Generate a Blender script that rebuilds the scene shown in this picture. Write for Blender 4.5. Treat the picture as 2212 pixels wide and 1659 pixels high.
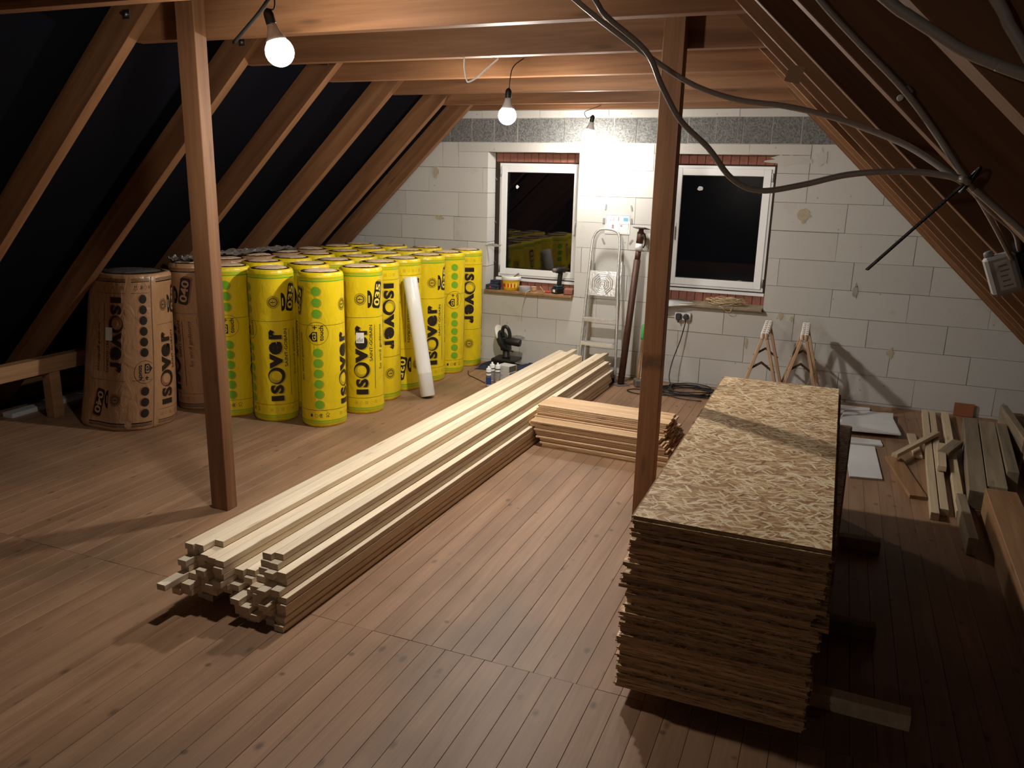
import bpy, bmesh, math, random
from mathutils import Vector, Matrix
from math import pi, sin, cos, tan, radians

random.seed(7)
S = bpy.context.scene
COL = S.collection
for o in list(bpy.data.objects):
    bpy.data.objects.remove(o)

# ------------------------------------------------------------------ camera, world, exposure
cd = bpy.data.cameras.new('camera'); cam = bpy.data.objects.new('camera', cd); COL.objects.link(cam)
cd.sensor_fit = 'HORIZONTAL'; cd.sensor_width = 36.0; cd.lens = 1726.3 / 2212 * 36.0
cd.clip_start = 0.05; cd.clip_end = 100
RX = Vector((0.9256095, 0.3777273, 0.02385647)); RY = -Vector((0.1150317, -0.2207113, -0.968532)); RZ = -Vector((-0.36057559, 0.89922667, -0.24774309))
cam.matrix_world = Matrix(((RX.x, RY.x, RZ.x, 0), (RX.y, RY.y, RZ.y, 0), (RX.z, RY.z, RZ.z, 1.91), (0, 0, 0, 1)))
S.camera = cam
w = bpy.data.worlds.new('night'); S.world = w; w.use_nodes = True
w.node_tree.nodes['Background'].inputs[0].default_value = (0.010, 0.012, 0.020, 1)
w.node_tree.nodes['Background'].inputs[1].default_value = 0.1
S.view_settings.view_transform = 'Standard'; S.view_settings.look = 'None'
S.view_settings.gamma = 1.0; S.view_settings.use_curve_mapping = False
S.view_settings.exposure = 0.0
BULB_STRENGTH = {'near': 680.0, 'middle': 1500.0, 'far': 660.0, 'rear': 520.0}     # the lamps of the room, one row along the attic

# ------------------------------------------------------------------ materials
def new_mat(name):
    m = bpy.data.materials.new(name); m.use_nodes = True
    nt = m.node_tree; b = nt.nodes['Principled BSDF']
    return m, nt, b

def plain(name, col, rough=0.6, metal=0.0, spec=0.5, bump=0.0, bscale=40, coat=0.0, var=0.0, emit=None, estr=0, trans=0.0):
    m, nt, b = new_mat(name)
    b.inputs['Base Color'].default_value = (*col, 1); b.inputs['Roughness'].default_value = rough
    b.inputs['Metallic'].default_value = metal; b.inputs['Specular IOR Level'].default_value = spec
    b.inputs['Coat Weight'].default_value = coat; b.inputs['Coat Roughness'].default_value = 0.15
    b.inputs['Transmission Weight'].default_value = trans
    if emit:
        b.inputs['Emission Color'].default_value = (*emit, 1); b.inputs['Emission Strength'].default_value = estr
    tc = nt.nodes.new('ShaderNodeTexCoord')
    n = nt.nodes.new('ShaderNodeTexNoise'); n.inputs['Scale'].default_value = bscale; n.inputs['Detail'].default_value = 5
    nt.links.new(tc.outputs['Object'], n.inputs['Vector'])
    if bump:
        bp = nt.nodes.new('ShaderNodeBump'); bp.inputs['Strength'].default_value = bump; bp.inputs['Distance'].default_value = 0.01
        nt.links.new(n.outputs['Fac'], bp.inputs['Height']); nt.links.new(bp.outputs['Normal'], b.inputs['Normal'])
    if var:
        r = nt.nodes.new('ShaderNodeMapRange'); r.inputs['To Min'].default_value = 1 - var; r.inputs['To Max'].default_value = 1 + var
        nt.links.new(n.outputs['Fac'], r.inputs['Value'])
        h = nt.nodes.new('ShaderNodeHueSaturation'); h.inputs['Color'].default_value = (*col, 1)
        nt.links.new(r.outputs['Result'], h.inputs['Value']); nt.links.new(h.outputs['Color'], b.inputs['Base Color'])
    return m

def wood(name, c_dark, c_light, axis=1, cross=14.0, along=1.0, rough=0.6, var=0.12, knot=0.6, knot_c=(0.06, 0.03, 0.015),
         kal=1.6, kcr=7.0, dirt=None, bump=0.08, knot_size=0.10):
    m, nt, b = new_mat(name); N = nt.nodes.new; L = nt.links.new
    b.inputs['Roughness'].default_value = rough; b.inputs['Specular IOR Level'].default_value = 0.35
    tc = N('ShaderNodeTexCoord'); oi = N('ShaderNodeObjectInfo')
    mul = N('ShaderNodeVectorMath'); mul.operation = 'SCALE'; mul.inputs[0].default_value = (13.1, 7.7, 29.3); L(oi.outputs['Random'], mul.inputs['Scale'])
    add = N('ShaderNodeVectorMath'); add.operation = 'ADD'; L(tc.outputs['Object'], add.inputs[0]); L(mul.outputs[0], add.inputs[1])
    def noise(al, cr, detail, dist):
        mp = N('ShaderNodeMapping'); sc = [cr, cr, cr]; sc[axis] = al; mp.inputs['Scale'].default_value = sc
        L(add.outputs[0], mp.inputs['Vector'])
        n = N('ShaderNodeTexNoise'); n.inputs['Scale'].default_value = 1.0; n.inputs['Detail'].default_value = detail; n.inputs['Distortion'].default_value = dist
        L(mp.outputs[0], n.inputs['Vector']); return n
    n1 = noise(along, cross, 5, 0.8); n2 = noise(along * 5, cross * 11, 3, 0.1)
    cr = N('ShaderNodeValToRGB'); cr.color_ramp.elements[0].position = 0.33; cr.color_ramp.elements[1].position = 0.68
    cr.color_ramp.elements[0].color = (*c_dark, 1); cr.color_ramp.elements[1].color = (*c_light, 1)
    L(n1.outputs['Fac'], cr.inputs['Fac'])
    mr = N('ShaderNodeMapRange'); mr.inputs['To Min'].default_value = 0.78; mr.inputs['To Max'].default_value = 1.2; L(n2.outputs['Fac'], mr.inputs['Value'])
    rv = N('ShaderNodeMapRange'); rv.inputs['To Min'].default_value = 1 - var; rv.inputs['To Max'].default_value = 1 + var; L(oi.outputs['Random'], rv.inputs['Value'])
    mm = N('ShaderNodeMath'); mm.operation = 'MULTIPLY'; L(mr.outputs[0], mm.inputs[0]); L(rv.outputs[0], mm.inputs[1])
    hs = N('ShaderNodeHueSaturation'); L(cr.outputs[0], hs.inputs['Color']); L(mm.outputs[0], hs.inputs['Value'])
    out = hs.outputs['Color']
    if knot:
        mp = N('ShaderNodeMapping'); sc = [kcr] * 3; sc[axis] = kal; mp.inputs['Scale'].default_value = sc; L(add.outputs[0], mp.inputs['Vector'])
        v = N('ShaderNodeTexVoronoi'); v.inputs['Scale'].default_value = 1.0; L(mp.outputs[0], v.inputs['Vector'])
        kr = N('ShaderNodeMapRange'); kr.inputs['From Min'].default_value = knot_size * 0.45; kr.inputs['From Max'].default_value = knot_size * 1.5
        kr.inputs['To Min'].default_value = knot; kr.inputs['To Max'].default_value = 0.0; L(v.outputs['Distance'], kr.inputs['Value'])
        mx = N('ShaderNodeMix'); mx.data_type = 'RGBA'; L(kr.outputs[0], mx.inputs[0]); L(out, mx.inputs[6]); mx.inputs[7].default_value = (*knot_c, 1)
        out = mx.outputs[2]
    if dirt:
        geo = N('ShaderNodeNewGeometry')
        dn = N('ShaderNodeTexNoise'); dn.inputs['Scale'].default_value = dirt[0]; dn.inputs['Detail'].default_value = 7; L(geo.outputs['Position'], dn.inputs['Vector'])
        dr = N('ShaderNodeMapRange'); dr.inputs['From Min'].default_value = 0.48; dr.inputs['From Max'].default_value = 0.75; dr.inputs['To Max'].default_value = dirt[1]
        L(dn.outputs['Fac'], dr.inputs['Value'])
        mx = N('ShaderNodeMix'); mx.data_type = 'RGBA'; L(dr.outputs[0], mx.inputs[0]); L(out, mx.inputs[6]); mx.inputs[7].default_value = (*dirt[2], 1)
        out = mx.outputs[2]
        # small dark specks: nail heads and trodden-in dirt
        v = N('ShaderNodeTexVoronoi'); v.inputs['Scale'].default_value = 5.0; L(geo.outputs['Position'], v.inputs['Vector'])
        kr = N('ShaderNodeMapRange'); kr.inputs['From Min'].default_value = 0.04; kr.inputs['From Max'].default_value = 0.085; kr.inputs['To Min'].default_value = 0.6; kr.inputs['To Max'].default_value = 0.0
        L(v.outputs['Distance'], kr.inputs['Value'])
        mx = N('ShaderNodeMix'); mx.data_type = 'RGBA'; L(kr.outputs[0], mx.inputs[0]); L(out, mx.inputs[6]); mx.inputs[7].default_value = (0.045, 0.028, 0.018, 1)
        out = mx.outputs[2]
    L(out, b.inputs['Base Color'])
    bp = N('ShaderNodeBump'); bp.inputs['Strength'].default_value = bump; bp.inputs['Distance'].default_value = 0.004
    L(n2.outputs['Fac'], bp.inputs['Height']); L(bp.outputs['Normal'], b.inputs['Normal'])
    return m

def osb_material(name):
    m, nt, b = new_mat(name); N = nt.nodes.new; L = nt.links.new
    b.inputs['Roughness'].default_value = 0.5; b.inputs['Specular IOR Level'].default_value = 0.35
    tc = N('ShaderNodeTexCoord'); oi = N('ShaderNodeObjectInfo')
    mul = N('ShaderNodeVectorMath'); mul.operation = 'SCALE'; mul.inputs[0].default_value = (13.1, 7.7, 0.0); L(oi.outputs['Random'], mul.inputs['Scale'])
    add = N('ShaderNodeVectorMath'); add.operation = 'ADD'; L(tc.outputs['Object'], add.inputs[0]); L(mul.outputs[0], add.inputs[1])
    wn = N('ShaderNodeTexNoise'); wn.inputs['Scale'].default_value = 14.0; wn.inputs['Detail'].default_value = 2; L(add.outputs[0], wn.inputs['Vector'])
    ws = N('ShaderNodeVectorMath'); ws.operation = 'MULTIPLY'; ws.inputs[1].default_value = (0.022, 0.022, 0.0); L(wn.outputs['Color'], ws.inputs[0])
    wa = N('ShaderNodeVectorMath'); wa.operation = 'ADD'; L(add.outputs[0], wa.inputs[0]); L(ws.outputs[0], wa.inputs[1])
    g = N('ShaderNodeTexNoise'); g.inputs['Scale'].default_value = 16.0; g.inputs['Detail'].default_value = 6; g.inputs['Distortion'].default_value = 1.2; L(add.outputs[0], g.inputs['Vector'])
    gr = N('ShaderNodeValToRGB'); e = gr.color_ramp.elements; e[0].position = 0.32; e[0].color = (0.43, 0.255, 0.125, 1); e[1].position = 0.68; e[1].color = (0.65, 0.435, 0.23, 1); L(g.outputs['Fac'], gr.inputs['Fac'])
    col = gr.outputs[0]; hgt = g.outputs['Fac']
    MID = ((0.0, (0.36, 0.20, 0.095)), (0.5, (0.50, 0.31, 0.155)), (1.0, (0.66, 0.45, 0.245)))
    BRI = ((0.0, (0.74, 0.55, 0.32)), (0.5, (0.86, 0.69, 0.43)), (1.0, (0.97, 0.86, 0.64)))
    DRK = ((0.0, (0.25, 0.13, 0.06)), (0.5, (0.32, 0.18, 0.085)), (1.0, (0.38, 0.22, 0.11)))
    for k, (ang, sx, sy, thr, cut, ramp) in enumerate(((12, 9, 30, .47, .35, MID), (-52, 10, 36, .47, .4, MID), (70, 9, 34, .47, .4, MID), (-24, 12, 50, .45, .5, MID), (38, 12, 52, .45, .5, MID),
            (-75, 14, 70, .42, .86, DRK), (10, 14, 75, .42, .86, DRK), (-35, 12, 60, .45, .86, BRI), (20, 13, 75, .44, .84, BRI), (62, 13, 70, .44, .86, BRI), (-8, 14, 95, .42, .82, BRI), (-60, 15, 100, .42, .83, BRI), (44, 16, 115, .40, .83, BRI), (-22, 17, 125, .40, .81, BRI))):
        mp = N('ShaderNodeMapping'); mp.inputs['Rotation'].default_value = (0, 0, radians(ang)); mp.inputs['Location'].default_value = (0.37 * k, 0.61 * k, 0); L(wa.outputs[0], mp.inputs['Vector'])
        m2 = N('ShaderNodeMapping'); m2.inputs['Scale'].default_value = (sx, sy, 0.0); L(mp.outputs[0], m2.inputs['Vector'])
        v = N('ShaderNodeTexVoronoi'); v.voronoi_dimensions = '2D'; v.inputs['Scale'].default_value = 1.0; L(m2.outputs[0], v.inputs['Vector'])
        sp = N('ShaderNodeSeparateColor'); L(v.outputs['Color'], sp.inputs[0])
        lt = N('ShaderNodeMath'); lt.operation = 'LESS_THAN'; lt.inputs[1].default_value = thr; L(v.outputs['Distance'], lt.inputs[0])
        gt = N('ShaderNodeMath'); gt.operation = 'GREATER_THAN'; gt.inputs[1].default_value = cut; L(sp.outputs[1], gt.inputs[0])
        an = N('ShaderNodeMath'); an.operation = 'MULTIPLY'; L(lt.outputs[0], an.inputs[0]); L(gt.outputs[0], an.inputs[1])
        cr = N('ShaderNodeValToRGB'); e = cr.color_ramp.elements
        e[0].position = 0.0; e[0].color = (*ramp[0][1], 1); e[1].position = 1.0; e[1].color = (*ramp[2][1], 1); q = e.new(0.5); q.color = (*ramp[1][1], 1)
        L(sp.outputs[0], cr.inputs['Fac'])
        mx = N('ShaderNodeMix'); mx.data_type = 'RGBA'; L(an.outputs[0], mx.inputs[0]); L(col, mx.inputs[6]); L(cr.outputs[0], mx.inputs[7]); col = mx.outputs[2]
        mh = N('ShaderNodeMix'); mh.data_type = 'FLOAT'; L(an.outputs[0], mh.inputs[0]); L(hgt, mh.inputs[2]); L(sp.outputs[2], mh.inputs[3]); hgt = mh.outputs[0]
    rv = N('ShaderNodeMapRange'); rv.inputs['To Min'].default_value = 0.92; rv.inputs['To Max'].default_value = 1.08; L(oi.outputs['Random'], rv.inputs['Value'])
    hs = N('ShaderNodeHueSaturation'); L(col, hs.inputs['Color']); L(rv.outputs[0], hs.inputs['Value'])
    L(hs.outputs[0], b.inputs['Base Color'])
    bp = N('ShaderNodeBump'); bp.inputs['Strength'].default_value = 0.3; bp.inputs['Distance'].default_value = 0.002
    L(hgt, bp.inputs['Height']); L(bp.outputs['Normal'], b.inputs['Normal'])
    return m

def osb_edge_material(name):
    """sawn edge: thin strands seen end-on, lying flat"""
    m, nt, b = new_mat(name); N = nt.nodes.new; L = nt.links.new
    b.inputs['Roughness'].default_value = 0.8; b.inputs['Specular IOR Level'].default_value = 0.2
    tc = N('ShaderNodeTexCoord'); oi = N('ShaderNodeObjectInfo')
    mul = N('ShaderNodeVectorMath'); mul.operation = 'SCALE'; mul.inputs[0].default_value = (13.1, 7.7, 3.0); L(oi.outputs['Random'], mul.inputs['Scale'])
    add = N('ShaderNodeVectorMath'); add.operation = 'ADD'; L(tc.outputs['Object'], add.inputs[0]); L(mul.outputs[0], add.inputs[1])
    mp = N('ShaderNodeMapping'); mp.inputs['Scale'].default_value = (16, 16, 330); L(add.outputs[0], mp.inputs['Vector'])
    n = N('ShaderNodeTexNoise'); n.inputs['Scale'].default_value = 1; n.inputs['Detail'].default_value = 4; L(mp.outputs[0], n.inputs['Vector'])
    cr = N('ShaderNodeValToRGB'); e = cr.color_ramp.elements
    e[0].position = 0.34; e[0].color = (0.15, 0.075, 0.035, 1); e[1].position = 0.72; e[1].color = (0.64, 0.44, 0.25, 1); q = e.new(0.46); q.color = (0.47, 0.295, 0.155, 1)
    L(n.outputs['Fac'], cr.inputs['Fac'])
    rv = N('ShaderNodeMapRange'); rv.inputs['To Min'].default_value = 0.62; rv.inputs['To Max'].default_value = 1.22; L(oi.outputs['Random'], rv.inputs['Value'])
    hs = N('ShaderNodeHueSaturation'); L(cr.outputs[0], hs.inputs['Color']); L(rv.outputs[0], hs.inputs['Value']); L(hs.outputs[0], b.inputs['Base Color'])
    bp = N('ShaderNodeBump'); bp.inputs['Strength'].default_value = 0.6; bp.inputs['Distance'].default_value = 0.004
    L(n.outputs['Fac'], bp.inputs['Height']); L(bp.outputs['Normal'], b.inputs['Normal'])
    return m

def block_material(name, col, smear, smear_amt, bump, bscale, speck=0.0):
    m, nt, b = new_mat(name); N = nt.nodes.new; L = nt.links.new
    b.inputs['Roughness'].default_value = 0.9; b.inputs['Specular IOR Level'].default_value = 0.25
    geo = N('ShaderNodeNewGeometry'); oi = N('ShaderNodeObjectInfo')
    rv = N('ShaderNodeMapRange'); rv.inputs['To Min'].default_value = 0.94; rv.inputs['To Max'].default_value = 1.04; L(oi.outputs['Random'], rv.inputs['Value'])
    hs = N('ShaderNodeHueSaturation'); hs.inputs['Color'].default_value = (*col, 1); L(rv.outputs[0], hs.inputs['Value'])
    n = N('ShaderNodeTexNoise'); n.inputs['Scale'].default_value = 2.6; n.inputs['Detail'].default_value = 8; n.inputs['Roughness'].default_value = 0.62; L(geo.outputs['Position'], n.inputs['Vector'])
    r = N('ShaderNodeMapRange'); r.inputs['From Min'].default_value = 0.60; r.inputs['From Max'].default_value = 0.70; r.inputs['To Max'].default_value = smear_amt; L(n.outputs['Fac'], r.inputs['Value'])
    mx = N('ShaderNodeMix'); mx.data_type = 'RGBA'; L(r.outputs[0], mx.inputs[0]); L(hs.outputs[0], mx.inputs[6]); mx.inputs[7].default_value = (*smear, 1)
    out = mx.outputs[2]
    # small chips
    v = N('ShaderNodeTexVoronoi'); v.inputs['Scale'].default_value = 6.0; L(geo.outputs['Position'], v.inputs['Vector'])
    kr = N('ShaderNodeMapRange'); kr.inputs['From Min'].default_value = 0.035; kr.inputs['From Max'].default_value = 0.06; kr.inputs['To Min'].default_value = 0.55; kr.inputs['To Max'].default_value = 0.0; L(v.outputs['Distance'], kr.inputs['Value'])
    mx = N('ShaderNodeMix'); mx.data_type = 'RGBA'; L(kr.outputs[0], mx.inputs[0]); L(out, mx.inputs[6]); mx.inputs[7].default_value = (col[0] * 0.35, col[1] * 0.35, col[2] * 0.33, 1); out = mx.outputs[2]
    n2 = N('ShaderNodeTexNoise'); n2.inputs['Scale'].default_value = bscale; n2.inputs['Detail'].default_value = 4; L(geo.outputs['Position'], n2.inputs['Vector'])
    if speck:
        r2 = N('ShaderNodeMapRange'); r2.inputs['From Min'].default_value = 0.35; r2.inputs['From Max'].default_value = 0.65; r2.inputs['To Min'].default_value = 1 - speck; r2.inputs['To Max'].default_value = 1 + speck; L(n2.outputs['Fac'], r2.inputs['Value'])
        h2 = N('ShaderNodeHueSaturation'); L(out, h2.inputs['Color']); L(r2.outputs[0], h2.inputs['Value']); out = h2.outputs[0]
    L(out, b.inputs['Base Color'])
    bp = N('ShaderNodeBump'); bp.inputs['Strength'].default_value = bump; bp.inputs['Distance'].default_value = 0.01
    L(n2.outputs['Fac'], bp.inputs['Height']); L(bp.outputs['Normal'], b.inputs['Normal'])
    return m

def film(name, col, rough=0.32, wr=0.35):
    m, nt, b = new_mat(name); N = nt.nodes.new; L = nt.links.new
    b.inputs['Base Color'].default_value = (*col, 1); b.inputs['Roughness'].default_value = rough; b.inputs['Specular IOR Level'].default_value = 0.5
    tc = N('ShaderNodeTexCoord'); oi = N('ShaderNodeObjectInfo')
    mul = N('ShaderNodeVectorMath'); mul.operation = 'SCALE'; mul.inputs[0].default_value = (3.1, 7.7, 9.3); L(oi.outputs['Random'], mul.inputs['Scale'])
    add = N('ShaderNodeVectorMath'); add.operation = 'ADD'; L(tc.outputs['Object'], add.inputs[0]); L(mul.outputs[0], add.inputs[1])
    mp = N('ShaderNodeMapping'); mp.inputs['Scale'].default_value = (1, 1, 0.55); L(add.outputs[0], mp.inputs['Vector'])
    n = N('ShaderNodeTexNoise'); n.inputs['Scale'].default_value = 11; n.inputs['Detail'].default_value = 6; n.inputs['Distortion'].default_value = 1.5; L(mp.outputs[0], n.inputs['Vector'])
    bp = N('ShaderNodeBump'); bp.inputs['Strength'].default_value = wr; bp.inputs['Distance'].default_value = 0.02
    L(n.outputs['Fac'], bp.inputs['Height']); L(bp.outputs['Normal'], b.inputs['Normal'])
    r = N('ShaderNodeMapRange'); r.inputs['To Min'].default_value = 0.86; r.inputs['To Max'].default_value = 1.12; L(n.outputs['Fac'], r.inputs['Value'])
    h = N('ShaderNodeHueSaturation'); h.inputs['Color'].default_value = (*col, 1); L(r.outputs[0], h.inputs['Value']); L(h.outputs[0], b.inputs['Base Color'])
    return m

BEAM_D, BEAM_L = (0.165, 0.072, 0.030), (0.272, 0.131, 0.058)
M = dict(
    beam_x=wood('rafter_timber', BEAM_D, BEAM_L, axis=0, cross=11, along=0.8, rough=0.6, knot=0.6, kal=1.5, kcr=8, knot_size=0.09),
    beam_z=wood('post_timber', BEAM_D, BEAM_L, axis=2, cross=11, along=0.8, rough=0.6, knot=0.5, kal=1.6, kcr=8, knot_size=0.09),
    floor=wood('floor_timber', (0.245, 0.135, 0.074), (0.345, 0.205, 0.122), axis=1, cross=9, along=0.7, rough=0.5, var=0.08, knot=0.65, knot_c=(0.05, 0.028, 0.016),
               kal=4.6, kcr=8.0, knot_size=0.10, dirt=(1.3, 0.75, (0.135, 0.092, 0.055)), bump=0.10),
    lath=wood('fresh_spruce', (0.74, 0.605, 0.43), (0.85, 0.745, 0.575), axis=1, cross=24, along=0.9, rough=0.55, var=0.10, knot=0.5, knot_c=(0.30, 0.16, 0.07), kal=2.0, kcr=14, knot_size=0.09),
    profile=wood('profiled_pine', (0.52, 0.325, 0.165), (0.69, 0.475, 0.275), axis=0, cross=20, along=1.0, rough=0.45, var=0.13, knot=0.75, knot_c=(0.22, 0.09, 0.03), kal=3, kcr=11, knot_size=0.12),
    old_grey=wood('weathered_timber', (0.20, 0.155, 0.105), (0.33, 0.26, 0.18), axis=1, cross=16, along=0.9, rough=0.7, var=0.15, knot=0.5, kal=2, kcr=10),
    old_brown=wood('brown_timber', (0.27, 0.14, 0.065), (0.40, 0.23, 0.115), axis=1, cross=14, along=0.9, rough=0.6, var=0.12, knot=0.5, kal=2, kcr=9),
    pale=wood('pale_timber', (0.54, 0.42, 0.27), (0.68, 0.55, 0.38), axis=1, cross=22, along=0.9, rough=0.6, var=0.10, knot=0.4, kal=2, kcr=12),
    red_board=plain('reddish_board', (0.33, 0.12, 0.055), 0.6, var=0.2, bscale=12),
    trestle=wood('trestle_beech', (0.42, 0.27, 0.16), (0.56, 0.39, 0.25), axis=2, cross=26, along=1.2, rough=0.5, knot=0),
    osb=osb_material('strand_board'), osb_edge=osb_edge_material('strand_board_edge'),
    aac=block_material('aerated_block', (0.57, 0.565, 0.54), (0.44, 0.41, 0.35), 0.55, 0.12, 60),
    lintel=block_material('lintel_block', (0.57, 0.56, 0.525), (0.40, 0.38, 0.34), 0.6, 0.2, 50),
    pumice=block_material('pumice_block', (0.185, 0.190, 0.185), (0.34, 0.34, 0.32), 0.35, 0.9, 75, speck=0.35),
    mortar=plain('mortar', (0.36, 0.35, 0.32), 0.95, bump=0.6, bscale=60, var=0.3), joint=plain('dark_joint', (0.10, 0.092, 0.08), 0.95, var=0.4, bscale=9),
    brick=plain('facing_brick', (0.27, 0.105, 0.075), 0.8, bump=0.5, bscale=45, var=0.35),
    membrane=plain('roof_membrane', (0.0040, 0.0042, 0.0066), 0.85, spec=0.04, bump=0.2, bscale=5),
    subfloor=plain('subfloor_dark', (0.03, 0.018, 0.010), 0.9),
    pvc=plain('white_plastic', (0.80, 0.81, 0.82), 0.28), pvc_grey=plain('grey_gasket', (0.30, 0.30, 0.30), 0.5),
    glass=plain('window_glass', (1, 1, 1), 0.0, trans=1.0),
    steel=plain('galvanised_steel', (0.36, 0.36, 0.36), 0.42, metal=1.0), alu=plain('splashed_aluminium', (0.66, 0.66, 0.65), 0.38, metal=0.75, bump=0.25, bscale=40, var=0.25),
    rust=plain('rusty_brown_steel', (0.070, 0.030, 0.018), 0.55, metal=0.25, bump=0.2, bscale=60, var=0.35),
    black=plain('black_plastic', (0.012, 0.012, 0.013), 0.45, bump=0.1), cable_black=plain('black_rubber', (0.013, 0.013, 0.014), 0.5),
    cable_grey=plain('grey_cable_sheath', (0.52, 0.48, 0.44), 0.38), grey=plain('grey_plastic', (0.30, 0.31, 0.32), 0.5), white=plain('white_matt', (0.80, 0.80, 0.78), 0.6, var=0.06),
    teal=plain('dark_teal_plastic', (0.010, 0.045, 0.05), 0.4), navy=plain('navy_cloth', (0.018, 0.028, 0.055), 0.9, bump=0.6, bscale=30, var=0.4),
    slate=plain('slate_blue_plastic', (0.035, 0.05, 0.075), 0.5), yellow_pot=plain('yellow_plastic', (0.80, 0.48, 0.03), 0.35), red=plain('red_print', (0.65, 0.03, 0.02), 0.5),
    blue=plain('blue_print', (0.02, 0.06, 0.22), 0.5), green=plain('green_grip', (0.03, 0.33, 0.05), 0.5), twine=plain('twine', (0.62, 0.48, 0.28), 0.9, bump=0.5, bscale=200),
    copper=plain('copper_twine', (0.55, 0.28, 0.13), 0.7, bump=0.6, bscale=300), iron=plain('grey_iron', (0.17, 0.15, 0.13), 0.6, metal=0.4, var=0.3), gypsum=plain('white_board', (0.62, 0.63, 0.63), 0.75, var=0.10, bscale=6),
    paper=plain('paper', (0.82, 0.82, 0.80), 0.7), tape=plain('grey_tape', (0.27, 0.27, 0.27), 0.5), clear=plain('clear_guard', (0.62, 0.60, 0.52), 0.35, var=0.2), print_grey=plain('grey_print', (0.30, 0.30, 0.31), 0.7),
    yellow_film=film('yellow_film', (0.80, 0.60, 0.010)), brown_film=film('brown_film', (0.40, 0.225, 0.115), 0.28, 0.6), print_black=plain('black_film_print', (0.018, 0.013, 0.010), 0.36),
    print_olive=plain('olive_film_print', (0.46, 0.34, 0.02), 0.4), print_green=plain('green_film_print', (0.17, 0.42, 0.02), 0.36), print_lime=plain('lime_film_print', (0.42, 0.55, 0.02), 0.36),
    print_yellow=plain('yellow_film_print', (0.83, 0.66, 0.10), 0.36), print_tan=plain('tan_film_print', (0.44, 0.27, 0.15), 0.36), print_rust=plain('rust_film_print', (0.27, 0.10, 0.05), 0.4),
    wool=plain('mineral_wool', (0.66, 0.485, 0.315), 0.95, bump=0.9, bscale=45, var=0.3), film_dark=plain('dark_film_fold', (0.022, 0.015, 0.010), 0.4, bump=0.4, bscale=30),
    clear_film=plain('crinkled_grey_film', (0.13, 0.115, 0.105), 0.22, bump=0.8, bscale=20, var=0.4), white_film=plain('white_pe_film', (0.78, 0.78, 0.76), 0.35, bump=0.25, bscale=25, coat=0.3),
)
def bulb_mat(k, f=1.0):
    return plain('lit_bulb_' + k, (1, 1, 1), 0.5, emit=(1.0, 0.925, 0.83), estr=BULB_STRENGTH[k] * f)

# ------------------------------------------------------------------ helpers
def link(name, me, parent=None, loc=(0, 0, 0), rot=(0, 0, 0)):
    o = bpy.data.objects.new(name, me); COL.objects.link(o)
    o.location = loc; o.rotation_euler = rot
    if parent: o.parent = parent
    return o
def mesh_of(name, bm, mats):
    me = bpy.data.meshes.new(name); bm.normal_update(); bm.to_mesh(me); bm.free()
    for m in (mats if isinstance(mats, (list, tuple)) else [mats]): me.materials.append(m)
    return me
def obj(name, bm, mats, parent=None, loc=(0, 0, 0), rot=(0, 0, 0), smooth=False):
    me = mesh_of(name, bm, mats)
    if smooth:
        for p in me.polygons: p.use_smooth = True
    return link(name, me, parent, loc, rot)
def tag(o, label, cat, group=None, kind=None):
    if label: o['label'] = label
    if cat: o['category'] = cat
    if group: o['group'] = group
    if kind: o['kind'] = kind
    return o
def thing(name, label, cat, loc=(0, 0, 0), rot=(0, 0, 0), group=None):
    o = bpy.data.objects.new(name, None); o.empty_display_size = 0.05; COL.objects.link(o); o.location = loc; o.rotation_euler = rot
    return tag(o, label, cat, group)
def copy_tree(o, parent=None, loc=None, rot=None, label=None):
    c = o.copy(); COL.objects.link(c)
    if parent: c.parent = parent
    if loc is not None: c.location = loc
    if rot is not None: c.rotation_euler = rot
    if label: c['label'] = label
    for ch in list(o.children): copy_tree(ch, c)
    return c
def box(bm, x0, x1, y0, y1, z0, z1, mi=0, mat=None):
    vs = [bm.verts.new((x, y, z)) for z in (z0, z1) for y in (y0, y1) for x in (x0, x1)]
    if mat is not None:
        for v in vs: v.co = mat @ v.co
    fs = [(0, 2, 3, 1), (4, 5, 7, 6), (0, 1, 5, 4), (2, 6, 7, 3), (0, 4, 6, 2), (1, 3, 7, 5)]
    out = []
    for f in fs:
        fa = bm.faces.new([vs[i] for i in f]); fa.material_index = mi; out.append(fa)
    return out
def BX(*a, **k):
    bm = bmesh.new(); box(bm, *a, **k); return bm
def bevel(bm, w=0.003, seg=1):
    bmesh.ops.bevel(bm, geom=bm.edges[:], offset=w, segments=seg, affect='EDGES', profile=0.5); return bm
def beam_between(p0, p1, up=Vector((0, 0, 1))):
    """matrix whose local X runs from p0 to p1"""
    p0, p1 = Vector(p0), Vector(p1); x = (p1 - p0).normalized(); y = up.cross(x)
    if y.length < 1e-4: y = Vector((0, 1, 0))
    y.normalize(); z = x.cross(y)
    return Matrix(((x.x, y.x, z.x, p0.x), (x.y, y.y, z.y, p0.y), (x.z, y.z, z.z, p0.z), (0, 0, 0, 1))), (p1 - p0).length
def smooth_pts(P, n=6):
    P = [Vector(p) for p in P]
    if len(P) < 3: return P
    Q = [P[0] * 2 - P[1]] + P + [P[-1] * 2 - P[-2]]; out = []
    for i in range(1, len(Q) - 2):
        a, b, c, d = Q[i - 1:i + 3]
        for k in range(n):
            t = k / n
            out.append(0.5 * ((2 * b) + (c - a) * t + (2 * a - 5 * b + 4 * c - d) * t * t + (3 * b - a - 3 * c + d) * t ** 3))
    return out + [P[-1]]
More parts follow.
